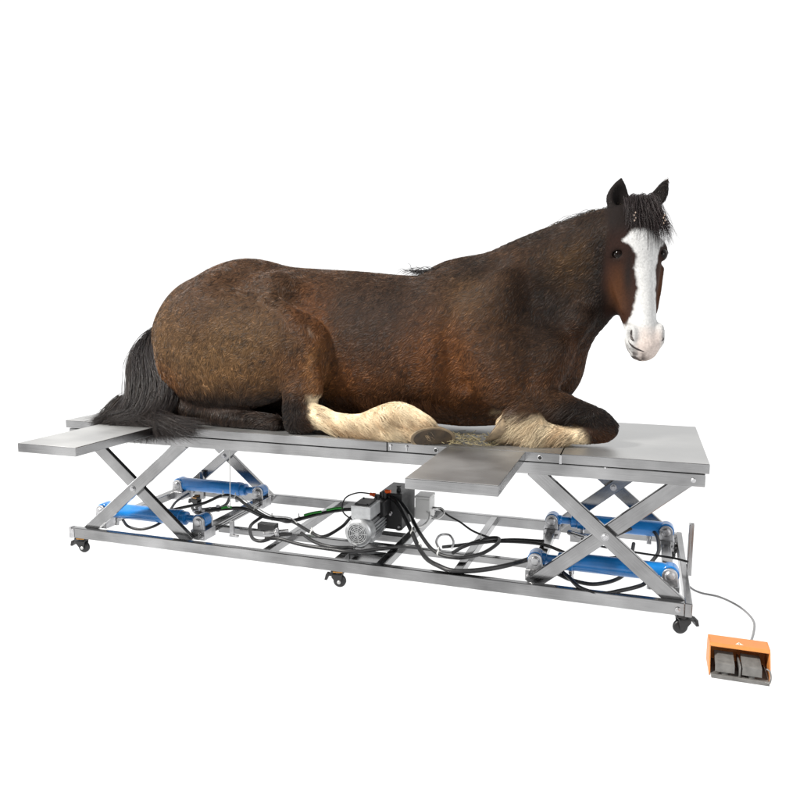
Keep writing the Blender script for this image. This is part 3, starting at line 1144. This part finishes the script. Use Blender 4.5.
# coat patches, with neck, jaw and chest shade painted in: x, z, radius x, radius z, colour, strength
PATCH = [
    (1.318, 1.165, .006, .012, np.array((.45, .38, .3)), .6),
    (.80, 1.02, .30, .16, OLIVE, .75), (.50, 1.12, .12, .18, OLIVE, .55), (1.02, 1.10, .18, .14, OLIVE, .6), (.90, .93, .30, .06, TAN, .25),
    (.75, 1.42, .32, .08, BAY * 1.3, .6), (1.27, 1.27, .06, .09, RED, .65), (1.345, 1.12, .035, .15, RED, .9), (1.345, .98, .03, .12, TAN, .75), (1.44, .96, .07, .12, RED, .5),
    (.52, .90, .12, .06, RED, .55), (1.50, .93, .30, .12, RED, .45), (1.75, 1.32, .40, .12, DARK * 1.8, .5), (1.62, 1.14, .22, .14, DARK * 1.8, .45),
    (1.93, 1.04, .13, .18, RED, .8), (2.06, .90, .12, .10, RED, .6), (2.02, 1.30, .12, .12, OLIVE * .8, .45), (2.20, 1.14, .12, .16, BAY, .6), (2.33, .97, .14, .06, RED * .6, .5),
    (2.34, 1.30, .12, .22, DARK, .8), (2.45, 1.18, .10, .12, DARK, .6), (2.02, 1.45, .14, .06, DARK, .7), (2.46, 1.46, .09, .10, OLIVE * .7, .6), (2.575, 1.38, .075, .26, DARK, .97),  # DARK here paints in shade on the neck and behind the jaw
    (2.50, 1.03, .06, .10, RED * .55, .7), (2.20, 1.58, .30, .05, DARK, .6), (2.45, 1.64, .20, .05, DARK, .6),
]


def head_mask(P, t, s, n):
    dep = np.interp(t, [-.1, .0, .1, .3, .40, .47, .60], [.13, .16, .21, .27, .20, .165, .15])
    wid = np.interp(t, [-.1, .3, .40, .47, .60], [.14, .14, .108, .095, .11])
    return sst(2.53, 2.60, P[:, 0]) * sst(1.0, 1.04, P[:, 2]) * sst(.42, .36, P[:, 1]) * sst(dep + .03, dep - .01, -n) * sst(wid + .02, wid - .01, np.abs(s))


def coat_colour(P):
    """coat colour of the horse, with some shade painted in, at points P, shape (n, 3)"""
    x, y, z = P[:, 0], P[:, 1], P[:, 2]
    jig = (vnoise(P, 9) - .5) * .07 + (vnoise(P, 31) - .5) * .025
    c = np.repeat(BAY[None], len(P), 0)
    for cx, cz, rx, rz, col, st in PATCH:
        w = st * np.exp(-(((x + jig - cx) / rx) ** 2 + ((z - jig - cz) / rz) ** 2) * .8)[:, None]
        c = c * (1 - w) + col * w
    near = sst(.36, .28, y)
    # black points: shank and hock, forearm to knee; folded brown hind leg darkened with painted shade
    w = np.exp(-(((x - 1.235 + jig * .4) / .115) ** 4)) * sst(.93, .80, z + jig * .5) * sst(.25, .2, y)
    c = c * (1 - .93 * w[:, None]) + DARK * .93 * w[:, None]
    w = sst(.875, .82, z + jig * .3) * sst(1.18, 1.12, x) * sst(.3, .24, y)
    c = c * (1 - .8 * w[:, None]) + (DARK * 1.7) * .8 * w[:, None]
    w = sst(2.36, 2.50, x + jig) * sst(.92, .86, z - (x - 2.5) * .0)
    c = c * (1 - .92 * w[:, None]) + DARK * .92 * w[:, None]
    w = sst(.80, .72, z) * sst(1.5, 1.7, x) * sst(.12, .2, y) * .7
    c = c * (1 - w[:, None]) + RED * .6 * w[:, None]
    # cream feathered feet
    hind = sst(1.335, 1.375, x + jig * .5 + (z - .77) * .35) * sst(.88, .85, z) * sst(.125, .105, y) * sst(1.98, 1.94, x)
    fore = sst(2.545, 2.50, x + jig * .6 + (z - .76) * .55) * sst(2.10, 2.13, x) * sst(.845, .80, z + jig * .3) * np.where(y > .4, sst(.60, .66, y), sst(.27, .22, y))
    fore = fore * sst(.87, .83, z + np.maximum(0, x - 2.3) * .42 + np.maximum(0, 2.3 - x) * .2)
    w = np.maximum(hind, fore)
    cr = CREAM * (.78 + .4 * vnoise(P, 22))[:, None]
    st_ = (.65 * sst(.45, .75, vnoise(P + 2.2, 11)) * sst(.84, .73, z) + .3 * sst(.5, .8, vnoise(P, 34)))[:, None]
    cr = cr * (1 - st_) + TAN * 1.5 * st_
    c = c * (1 - w[:, None]) + cr * w[:, None]
    # head
    q = (P - HP) @ HR.T
    t, s, n = q[:, 0], q[:, 1], q[:, 2]
    hd = head_mask(P, t, s, n)
    f = np.repeat(FACE[None], len(P), 0)
    w = (np.exp(-(((t - .31) / .15) ** 2 + ((np.abs(s) - .085) / .04) ** 2 + ((n + .09) / .07) ** 2)) * .65)[:, None]
    f = f * (1 - w) + RED * .72 * w
    w = (sst(.17, .05, t) * .9)[:, None]
    f = f * (1 - w) + DARK * 1.2 * w
    w = (sst(-.10, -.15, n) * sst(.40, .30, t) * .93)[:, None]  # shadow along the rear edge of the cheek, painted in
    f = f * (1 - w) + DARK * 1.3 * w
    w = np.exp(-(((t - .182) / .034) ** 2 + ((np.abs(s) - .096) / .034) ** 2 + ((n + .035) / .036) ** 2) * 1.0)[:, None] * .92
    f = f * (1 - w) + DARK * w
    w = (np.exp(-(((t - .27) / .10) ** 2 + ((s - .062) / .016) ** 2)) * sst(-.09, -.02, n) * .85)[:, None]
    f = f * (1 - w) + DARK * 1.2 * w
    j2 = (vnoise(P, 47) - .5) * .010 + (vnoise(P, 131) - .5) * .006 + (vnoise(P, 17) - .5) * .014
    half = np.interp(t, [.088, .098, .140, .165, .20, .30, .38, .43, .48, .53], [.0, .060, .094, .066, .046, .043, .040, .054, .070, .08])
    bl = sst(half + .006, half - .006, np.abs(s + .006) + j2) * sst(-.115, -.085, n + j2 + np.maximum(0, t - .42) * .5) * sst(.088, .115, t + j2)
    mz = sst(.445, .49, t + j2 - np.maximum(0, -n - .06) * .35)
    bl = np.maximum(bl, mz)[:, None]
    wh = WHITE * (1 - .10 * vnoise(P, 60))[:, None]
    f = f * (1 - bl) + wh * bl
    pk = (sst(.47, .55, t + j2 * 2) * sst(.075, .03, np.abs(s + .01) + j2) * .85)[:, None]
    f = f * (1 - pk) + PINK * pk
    # dark skin flecks round the mouth, dark inside the nostrils
    sp = sst(.56, .63, vnoise(P, 55)) * sst(.52, .545, t) * np.exp(-((s - .02) / .05) ** 2) * sst(-.02, -.05, n)
    sp = np.maximum(sp * .8, np.exp(-(((t - .520) / .026) ** 2 + ((np.abs(s) - .066) / .016) ** 2 + ((n + .018) / .016) ** 2)) * .55)
    lip = np.exp(-((t - .582) / .016) ** 2) * np.exp(-((n + .080) / .016) ** 2) * .9
    mot = sst(.42, .62, vnoise(P + .7, 70)) * sst(.545, .575, t + j2) * sst(.0, -.05, n) * sst(-.03, .02, s) * .85     # mottled lips
    lip = np.maximum(lip, mot)
    sp = np.maximum(sp, lip)[:, None]
    f = f * (1 - sp) + np.array((.03, .02, .018)) * sp
    c = c * (1 - hd[:, None]) + f * hd[:, None]
    # ears
    for mid, up_, es, en, wd in EARS:
        dq = P - mid
        r = np.sqrt(((dq @ up_) / .135) ** 2 + ((dq @ es) / (wd * 1.3)) ** 2 + ((dq @ en) / .05) ** 2)
        w = sst(1.25, .95, r)[:, None] * sst(-.03, .0, dq @ up_ + .05)[:, None]
        c = c * (1 - w) + DARK * 1.15 * w
        w = (sst(1., .6, np.sqrt(((dq @ up_) / .06) ** 2 + ((dq @ es) / (wd * .6)) ** 2)) * sst(.0, .012, dq @ en))[:, None]
        c = c * (1 - .7 * w) + DARK * .5 * .7 * w
    return np.clip(c, .002, .9)


N = vnormals(V, Fc)
C = coat_colour(V)
me = mesh_from('horse', V, Fc)
at = me.color_attributes.new('coat', 'FLOAT_COLOR', 'POINT')
dim = np.where(C.sum(1) < .5, .8, 1.)[:, None]          # the undercoat is darker than the hair tips
at.data.foreach_set('color', np.c_[C * dim, np.ones(len(C))].astype(np.float32).ravel())


def hair_mat(name, rough=.55, spec=.35, vary=.35, attr='coat'):
    m = bpy.data.materials.new(name)
    m.use_nodes = True
    t = m.node_tree
    b = t.nodes['Principled BSDF']
    b.inputs['Roughness'].default_value = rough
    b.inputs['Specular IOR Level'].default_value = spec
    a = t.nodes.new('ShaderNodeAttribute')
    a.attribute_name = attr
    c = t.nodes.new('ShaderNodeTexCoord')
    n = t.nodes.new('ShaderNodeTexNoise')
    n.inputs['Scale'].default_value = 120
    n.inputs['Detail'].default_value = 4
    t.links.new(c.outputs['Object'], n.inputs['Vector'])
    r = t.nodes.new('ShaderNodeMapRange')
    r.inputs['To Min'].default_value = 1 - vary
    r.inputs['To Max'].default_value = 1 + vary
    t.links.new(n.outputs['Fac'], r.inputs['Value'])
    mx = t.nodes.new('ShaderNodeVectorMath')
    mx.operation = 'SCALE'
    t.links.new(a.outputs['Color'], mx.inputs[0])
    t.links.new(r.outputs[0], mx.inputs['Scale'])
    t.links.new(mx.outputs[0], b.inputs['Base Color'])
    if attr == 'coat':
        bp = t.nodes.new('ShaderNodeBump')
        bp.inputs['Strength'].default_value = .35
        bp.inputs['Distance'].default_value = .004
        t.links.new(n.outputs['Fac'], bp.inputs['Height'])
        t.links.new(bp.outputs[0], b.inputs['Normal'])
    return m


M_skin = hair_mat('horse_coat_skin', .75, .1)
M_hair = hair_mat('horse_hair_strands', .40, .24, .15, 'tint')
horse = link('horse', me, M_skin, smooth=False)
tag(horse, 'dark bay horse with white blaze and cream feathered feet lying on the steel table', 'horse')

# eyes
M_eye = mat('horse_eye', (.005, .003, .0025), .10, 0, .14)
for sg in (1, -1):
    b = MB()
    b.sph(tuple(hw(.182, sg * .0865, -.0405)), .0285, n=28)
    b.build('eye', M_eye, horse, smooth=True)
def on_skin(p, d):
    """first point of the body met from p along d"""
    d = unit(np.array(d, float))
    for k in range(240):
        q = p + d * (k * .001)
        i = np.round((q - F_.lo) / F_.h).astype(int)
        if np.all(i >= 0) and np.all(i < F_.n):
            f0 = (q - F_.lo) / F_.h
            a = np.floor(f0).astype(int)
            w = f0 - a
            v = 0
            for dx in (0, 1):
                for dy in (0, 1):
                    for dz in (0, 1):
                        v += F_.D[a[0] + dx, a[1] + dy, a[2] + dz] * (w[0] if dx else 1 - w[0]) * (w[1] if dy else 1 - w[1]) * (w[2] if dz else 1 - w[2])
            if v < 0:
                return q
    return p


M_nos = mat('horse_nostril_skin', (.022, .015, .014), .45, noise=(60, .6, 1.6))
for sg in (1, -1):
    pts = []
    for t_, s_ in ((.496, .050), (.503, .058), (.514, .062), (.527, .061), (.539, .055), (.546, .046)):
        out = hw(t_, sg * s_, .06) + sh * sg * .06
        pts.append(on_skin(out, -nh - sh * sg * .75) - nh * .0022)
    o = tube('nostril', pts, .0066, M_nos, horse, 5, 10, True)
pts = []
for t_, s_ in ((.532, .076), (.546, .072), (.558, .063), (.569, .050), (.578, .034), (.585, .018), (.589, .002)):
    out = hw(t_, s_, .06) + sh * .85 * s_
    pts.append(on_skin(out, -nh - sh * s_ * 10) - nh * .0016)
tube('mouth', pts, .0040, M_nos, horse, 5, 8, True)
# hooves
M_hoof = mat('horse_hoof_horn', (.18, .13, .075), .55, noise=(28, .5, 1.4), bump=(60, .3))
M_pale = mat('horse_hoof_pale_horn', (.17, .125, .075), .6, noise=(30, .45, 1.4), bump=(50, .5))
M_sole = mat('horse_hoof_sole', (.04, .026, .014), .8, noise=(20, .5, 1.6), bump=(45, .6))


def hoof(c, toe, sole, r=.062, ln=.085, flat=1., horn=None, slant=.35):
    """c: coronet centre, toe: direction coronet -> ground edge, sole: sideways tilt"""
    d = Vector(toe).normalized()
    b = MB()
    b.lathe([(0, r * .80), (.004, r * .86), (ln * .4, r * .95), (ln * .93, r * 1.08), (ln, r * 1.06)], c, d, 36)
    for v in b.bm.verts:
        q = v.co - Vector(c)
        h_ = q.dot(d)
        u = Vector(sole).normalized()
        s_ = q.dot(u)
        v.co += d * (-s_ * slant * (h_ / ln)) - u * (s_ * .12)
        v.co.z = c[2] + (v.co.z - c[2]) * flat
    for v in b.bm.verts:
        if v.co.z < ZT + .001:
            v.co.z = ZT + .001
    o = b.build('hoof', horn or M_hoof, horse, bevel=.004, smooth=True)
    b = MB()
    cc = Vector(c) + d * (ln + .002)
    b.lathe([(-.004, r * .93), (.0, r * .90), (.001, r * .5), (.0015, r * .1)], cc, d, 36)
    for v in b.bm.verts:
        q = v.co - Vector(c)
        u = Vector(sole).normalized()
        s_ = q.dot(u)
        v.co += d * (-s_ * slant) - u * (s_ * .12)
        v.co.z = c[2] + (v.co.z - c[2]) * flat
        if v.co.z < ZT + .001:
            v.co.z = ZT + .001
    b.build('sole', M_sole, o, smooth=True)
    return o


hoof((1.875, .085, .725), (.42, -.86, -.30), (0, .36, .93), .092, .075, .52)
hoof((1.64, .225, .785), (.75, -.45, -.10), (-.2, 0, .95), .056, .075, .7)
hoof((2.225, .125, .762), (-.93, -.30, -.12), (0, .3, .95), .054, .06, 1., M_pale, .95)
hoof((2.19, .69, .765), (-.95, .25, -.10), (0, .3, .95), .056, .075)


# ------------------------------------------------------------------ hair
def strands(name, roots, dirs, lens, cols, rad, parent, mat_, npt=5, wave=.0, grav=None, norm=None, lift=.0, wfreq=1.):
    """one curves object of tapering hairs; dirs are unit growth directions"""
    n = len(roots)
    t = np.linspace(0, 1, npt)[None, :, None]
    L_ = lens[:, None, None]
    P = roots[:, None, :] + dirs[:, None, :] * t * L_
    if norm is not None:
        P = P + norm[:, None, :] * (np.reshape(lift, (-1, 1, 1)) * (t - .8 * t * t) * L_)
    if grav is not None:
        P = P + np.array((0, 0, -1.))[None, None, :] * (grav[:, None, None] * t * t * L_)
    if wave:
        side = unit(np.cross(dirs, norm if norm is not None else np.array((0., 1, 0))[None]))
        ph = rng.random(n)[:, None, None] * 6.28
        P = P + side[:, None, :] * np.sin(ph + t * 6.28 * wfreq) * wave * L_ * t
    return curves_from(name, P, cols, rad, parent, mat_)


def curves_from(name, P, cols, rad, parent, mat_):
    n, npt = P.shape[:2]
    cu = bpy.data.hair_curves.new(name)
    cu.add_curves([npt] * n)
    cu.points.foreach_set('position', P.astype(np.float32).ravel())
    taper = (1 - np.linspace(0, 1, npt) ** 2 * .85)[None]
    rr = (np.broadcast_to(np.asarray(rad), (n,))[:, None] * taper).astype(np.float32)
    a = cu.attributes.get('radius') or cu.attributes.new('radius', 'FLOAT', 'POINT')
    a.data.foreach_set('value', rr.ravel())
    a = cu.attributes.new('tint', 'FLOAT_COLOR', 'CURVE')
    a.data.foreach_set('color', np.c_[cols, np.ones(n)].astype(np.float32).ravel())
    o = bpy.data.objects.new(name, cu)
    COL.objects.link(o)
    cu.materials.append(mat_)
    if parent:
        o.parent = parent
    return o


tri = np.concatenate([Fc[:, [0, 1, 2]], Fc[:, [0, 2, 3]]])
ta = np.linalg.norm(np.cross(V[tri[:, 1]] - V[tri[:, 0]], V[tri[:, 2]] - V[tri[:, 0]]), axis=1) / 2
tcen = V[tri].mean(1)
ta = ta * (tcen[:, 2] > ZT + .004)


def scatter(n, weight=None):
    w = ta if weight is None else ta * weight(tcen)
    i = rng.choice(len(tri), n, p=w / w.sum())
    u, v = rng.random((2, n, 1))
    fl = (u + v) > 1
    u = np.where(fl, 1 - u, u)
    v = np.where(fl, 1 - v, v)
    P = V[tri[i, 0]] * (1 - u - v) + V[tri[i, 1]] * u + V[tri[i, 2]] * v
    Nn = unit(N[tri[i, 0]] * (1 - u - v) + N[tri[i, 1]] * u + N[tri[i, 2]] * v)
    return P, Nn


def flow(P):
    """which way the coat lies"""
    x, z = P[:, 0], P[:, 2]
    d = np.zeros_like(P)
    d[:, 0] = -.75
    d[:, 2] = -.65
    # thigh: down and forward sweep, legs: along the limb
    w = (sst(1.1, .8, x) * sst(1.2, .95, z))[:, None]
    d = d * (1 - w) + np.array((.1, 0, -1.))[None] * w
    w = (sst(.88, .80, z) * sst(1.2, 1.35, x) * sst(2.0, 1.9, x))[:, None]
    d = d * (1 - w) + np.array((.9, 0, -.5))[None] * w
    w = (sst(.88, .80, z) * sst(2.1, 2.2, x) * sst(2.62, 2.5, x))[:, None]
    d = d * (1 - w) + np.array((-.8, 0, -.6))[None] * w
    w = (sst(.88, .82, z) * sst(2.5, 2.6, x))[:, None]
    d = d * (1 - w) + np.array((.8, 0, -.5))[None] * w
    q = (P - HP) @ HR.T
    hd = head_mask(P, q[:, 0], q[:, 1], q[:, 2])[:, None]
    d = d * (1 - hd) + (lh * .9 - nh * .35)[None] * hd
    e = np.stack([vnoise(P, 16), vnoise(P + 3.3, 16), vnoise(P + 7.7, 16)], 1) - .5
    e2 = np.stack([vnoise(P + 1.3, 42), vnoise(P + 5.3, 42), vnoise(P + 9.7, 42)], 1) - .5
    w2 = (.45 + .75 * sst(1.5, 1.1, x))[:, None]              # curlier on the haunch, sleek on the shoulder and neck
    leg_ = 1 - .7 * sst(.88, .82, z)[:, None]
    return d + (e * .8 * (1 - .7 * hd) + e2 * 1.7 * w2 * (1 - .8 * hd)) * leg_


P, Nn = scatter(175000)
q = (P - HP) @ HR.T
hd = head_mask(P, q[:, 0], q[:, 1], q[:, 2])
d = flow(P)
d = unit(d - (d * Nn).sum(1, keepdims=True) * Nn)
low = sst(.98, .80, P[:, 2]) * (1 - hd)
ln = (.015 + .007 * rng.random(len(P))) * (1 + .8 * low * sst(1.4, 1.1, P[:, 0])) * (1 - .5 * hd)
ln *= np.where(hd > .5, 1 - .6 * sst(.45, .52, q[:, 0]), 1)
ear_ = (q[:, 0] < -.02) & (hd > .3)
cc = coat_colour(P) * (.22 + 1.35 * vnoise(P, 62) * (1 - .6 * hd) + .5 * hd + .5 * (rng.random(len(P)) - .5))[:, None]
tip = (rng.random(len(P)) < .13) & (cc.sum(1) < .5) & (hd < .5)
cc[tip] = cc[tip] * 2.2 + np.array((.012, .007, .002))
keep = ~((hd > .5) & (q[:, 0] > .164) & (q[:, 0] < .202) & (np.abs(q[:, 1]) > .070) & (q[:, 2] < -.006) & (q[:, 2] > -.060))
keep &= ~((hd > .5) & (q[:, 0] > .50 - .25 * np.clip(-q[:, 2] - .03, 0, .1)))
P, Nn, d, ln, cc, hd = P[keep], Nn[keep], d[keep], ln[keep], cc[keep], hd[keep]
strands('coat', P - Nn * .001, d, ln, cc, .0009 - .0004 * hd, horse, M_hair, 5, .10, None, Nn, .42 - .25 * hd)

# long feather on the cream feet
def feath_w(p):
    a = sst(1.36, 1.42, p[:, 0]) * sst(1.885, 1.85, p[:, 0]) * sst(.2, .16, p[:, 1])
    b_ = sst(2.2, 2.24, p[:, 0]) * sst(2.50, 2.45, p[:, 0]) * sst(.26, .22, p[:, 1])
    return (a + b_) * sst(.87, .83, p[:, 2]) + 1e-9


P, Nn = scatter(15000, feath_w)
d = flow(P) + (rng.random((len(P), 3)) - .5) * .3
hindm = P[:, 0] < 2
d[:, 0] += np.where(hindm, .5, -.2)
d = unit(d - (d * Nn).sum(1, keepdims=True) * Nn * .8)
cc = coat_colour(P) * (.75 + .5 * vnoise(P, 45) + .3 * (rng.random(len(P)) - .5))[:, None]
strands('feather', P, d, .026 + .045 * rng.random(len(P)) * np.where(P[:, 0] > 2, 1.25, 1), cc, .0008, horse, M_hair, 6, .08, np.full(len(P), .35), Nn, .32)


def bundle(guides, n, spread, cols, rad, name, parent, per=6, clump=.5, jit=.15, seed=1, floor_z=None, tipspread=None, cutmin=.55):
    """hair grown along several guide paths; each hair follows a blend of two neighbouring guides"""
    r = np.random.default_rng(seed)
    G = np.stack([catmull(g_, per) for g_ in guides])
    npt = G.shape[1]
    i = r.integers(0, len(guides) - 1, n) if len(guides) > 1 else np.zeros(n, int)
    w = r.random((n, 1, 1)) if len(guides) > 1 else np.zeros((n, 1, 1))
    P = G[i] * (1 - w) + G[np.minimum(i + 1, len(guides) - 1)] * w
    t = np.linspace(0, 1, npt)[None, :, None]
    off = r.normal(size=(n, 1, 3)) * spread
    prof = np.interp(np.linspace(0, 1, npt), [0, .25, .7, 1], [.55, 1, 1.1, tipspread or 1.2])[None, :, None]
    P = P + off * prof
    nclump = max(4, n // 40)
    co = r.normal(size=(nclump, 1, 3)) * spread
    ci = r.integers(0, nclump, n)
    P = P + (co[ci] - off) * clump * t * prof
    ph = r.random((n, 1, 3)) * 6.28
    P = P + np.sin(ph + t * (5 + 4 * r.random((n, 1, 1)))) * jit * spread * t * 3
    cut = cutmin + (1 - cutmin) * r.random((n, 1)) ** .6
    idx = np.linspace(0, 1, npt)[None] * cut * (npt - 1)
    a = np.floor(idx).astype(int)
    b = np.minimum(a + 1, npt - 1)
    f = (idx - a)[..., None]
    rows = np.arange(n)[:, None]
    P = P[rows, a] * (1 - f) + P[rows, b] * f
    if floor_z is not None:
        P = floor_z(P, r)
    cc = cols[r.integers(0, len(cols), n)] * (.65 + .8 * r.random((n, 1)))
    return curves_from(name, P, cc, rad * (.7 + .6 * r.random(n)), parent, M_hair)


# tail: a solid core with long hair over it
Ft = Field((.0, -.12, .60), (.80, .55, 1.24), .010)
Ft.chain([(.40, .36, 1.10, .05, .06), (.345, .29, 1.05, .06, .075), (.36, .22, .97, .07, .085), (.40, .17, .88, .07, .10), (.43, .13, .80, .065, .09), (.40, .07, .74, .06, .045), (.44, .045, .712, .05, .025)], k=.03)
Ft.chain([(.33, .10, .78, .06, .05), (.38, .05, .72, .06, .035), (.50, .035, .71, .055, .02), (.62, .03, .70, .035, .012)], k=.03)
Ft.chain([(.36, .10, .77, .05, .045), (.32, .05, .72, .05, .03), (.28, .03, .70, .03, .012)], k=.03)
Ft.D = np.maximum(Ft.D, (ZT - Ft.ax[2])[None, None, :].astype(np.float32))
Vt, Ftc = Ft.mesh()
mt = mesh_from('tail', Vt, Ftc)
at = mt.color_attributes.new('coat', 'FLOAT_COLOR', 'POINT')
tcol = np.array((.012, .010, .0105))
at.data.foreach_set('color', np.c_[np.repeat(tcol[None], len(Vt), 0), np.ones(len(Vt))].astype(np.float32).ravel())
tail = link('tail', mt, M_skin, horse)


def on_table(P, r):
    """hair lies on the table and bends down where it runs over the front edge"""
    j = .006 * r.random((len(P), 1))
    over = P[..., 1] < .0
    z = np.where(over, np.maximum(P[..., 2], .60), np.maximum(P[..., 2], ZT + j))
    P[..., 2] = z
    y = np.where((P[..., 1] < .004) & (P[..., 2] < ZT) & (P[..., 1] > -.006), -.006, P[..., 1])
    P[..., 1] = y
    return P


TC = np.array([(.012, .009, .0092), (.008, .0065, .0066), (.018, .0135, .0125), (.036, .027, .023), (.012, .0095, .009)])
gl = []
for a, xs, ys, ze in ((0, .24, .06, .70), (.25, .24, -.03, .64), (.5, .30, -.04, .60), (.75, .46, -.035, .61), (1, .66, -.03, .64)):
    gl.append([(.40, .35, 1.13), (.315 + .03 * a, .29, 1.085), (.285 + .16 * a, .20, .98), (.325 + .20 * a, .12 + .03 * a, .88), (.355 + .19 * a, .06 + .04 * a, .79), (.325 + .22 * a, .025, .722), ((.325 + .22 * a) * .4 + xs * .6, ys * .55 + .01, .70), (xs, ys, ze)])
bundle(gl, 17000, .019, TC, .0009, 'tail_hair', tail, 5, .45, .12, 3, on_table)
gl2 = [[(.28, .08, .80), (.24, .03, .73), (.22, .0, .70), (.17, -.02, .695)], [(.28, .08, .78), (.26, .02, .71), (.25, -.012, .695), (.22, -.018, .64)],
       [(.28, .06, .75), (.34, .02, .705), (.40, -.012, .69), (.46, -.015, .61)], [(.34, .06, .74), (.46, .03, .705), (.58, .0, .70), (.74, -.014, .64)], [(.40, .06, .72), (.56, .05, .705), (.68, .03, .70), (.82, .01, .695)]]
bundle(gl2, 8500, .016, TC, .0008, 'tail_hair', tail, 6, .4, .2, 5, on_table, 1.6)

# mane along the crest, falling mostly to the far side
crest = catmull([(1.80, .40, 1.425), (1.90, .40, 1.475), (2.05, .40, 1.50), (2.20, .395, 1.555), (2.36, .385, 1.625), (2.50, .36, 1.675), (2.60, .325, 1.695), (2.69, .28, 1.69)], 24)
nm = 5200
i = rng.integers(0, len(crest), nm)
rt = crest[i] + rng.normal(size=(nm, 3)) * np.array((.012, .012, .006)) - np.array((0, 0, .02))
far = rng.random(nm) < .72
dy = np.where(far, .9, -.55) + rng.normal(size=nm) * .15
dd = unit(np.stack([-.45 + .25 * rng.normal(size=nm), dy, .10 + .08 * rng.normal(size=nm)], 1))
shrt = 1 - .75 * sst(2.50, 2.62, rt[:, 0])
lnm = shrt * np.where(far, .12 + .12 * rng.random(nm), .05 + .05 * rng.random(nm))
MC_ = np.array([(.014, .011, .011), (.010, .008, .008), (.028, .020, .014), (.05, .038, .022)])
strands('mane', rt, dd, lnm, MC_[rng.integers(0, 4, nm)] * (.7 + .6 * rng.random((nm, 1))), .0009, horse, M_hair, 8, .03, np.full(nm, .75), None, 0, 1.2)
# dark tuft on the withers
nw = 320
rt = np.array((1.84, .38, 1.425)) + rng.normal(size=(nw, 3)) * np.array((.07, .02, .006))
strands('mane', rt, unit(np.stack([-.6 + .3 * rng.normal(size=nw), -.1 + .3 * rng.normal(size=nw),   .16 + .10 * rng.normal(size=nw)], 1)), .04 + .04 * rng.random(nw), MC_[rng.integers(0, 2, nw)], .0010, horse, M_hair, 6, .06, np.full(nw, .5))
# forelock
gf = []
for s_, e_, tl in ((.058, .07, .095), (.032, .046, .13), (.012, .02, .145), (-.01, -.01, .185), (-.035, -.05, .165), (-.06, -.095, .19), (-.075, -.11, .13)):
    gf.append([tuple(hw(-.045, s_ * .6, -.06)), tuple(hw(-.035, s_ * .75, -.01)), tuple(hw(.02, s_ * .95, .014)), tuple(hw(.08, (s_ + e_) / 2, .028)), tuple(hw(tl, e_, .024))])
FC = np.array([(.016, .0095, .0090), (.010, .0065, .0062), (.024, .0165, .0175), (.012, .008, .0085)])
bundle(gf, 1900, .013, FC, .0008, 'forelock', horse, 6, .75, .15, 11, None, 1.5, .42)
# small pale braid clips in the forelock
for s_, t_ in ((.045, .035), (-.075, .045)):
    b = MB()
    for k in range(4):
        c_ = hw(t_ + k * .011, s_ + (.003 if k % 2 else -.003), .040)
        b.sph(tuple(c_), .0031, (1, 1, 1.3), n=8)
    b.build('braid_clip', mat('pale_braid_clip', (.24, .18, .14), .5), horse, smooth=True)

# straw bits on the table between the feet
bs = MB()
r_ = random.Random(4)
for k in range(190):
    x = r_.uniform(1.93, 2.17)
    y = r_.uniform(.01, .2) * (1 if r_.random() < .8 else 1.6)
    a = r_.uniform(0, 6.28)
    l_ = r_.uniform(.012, .04)
    z = ZT + .002 + r_.random() * .012
    bs.cyl((x, y, z), (x + l_ * math.cos(a), max(-.008, y + l_ * math.sin(a)), z + r_.uniform(-.002, .016)), r_.uniform(.0008, .0017), n=5)
tag(bs.build('straw', M['straw']), kind='stuff')
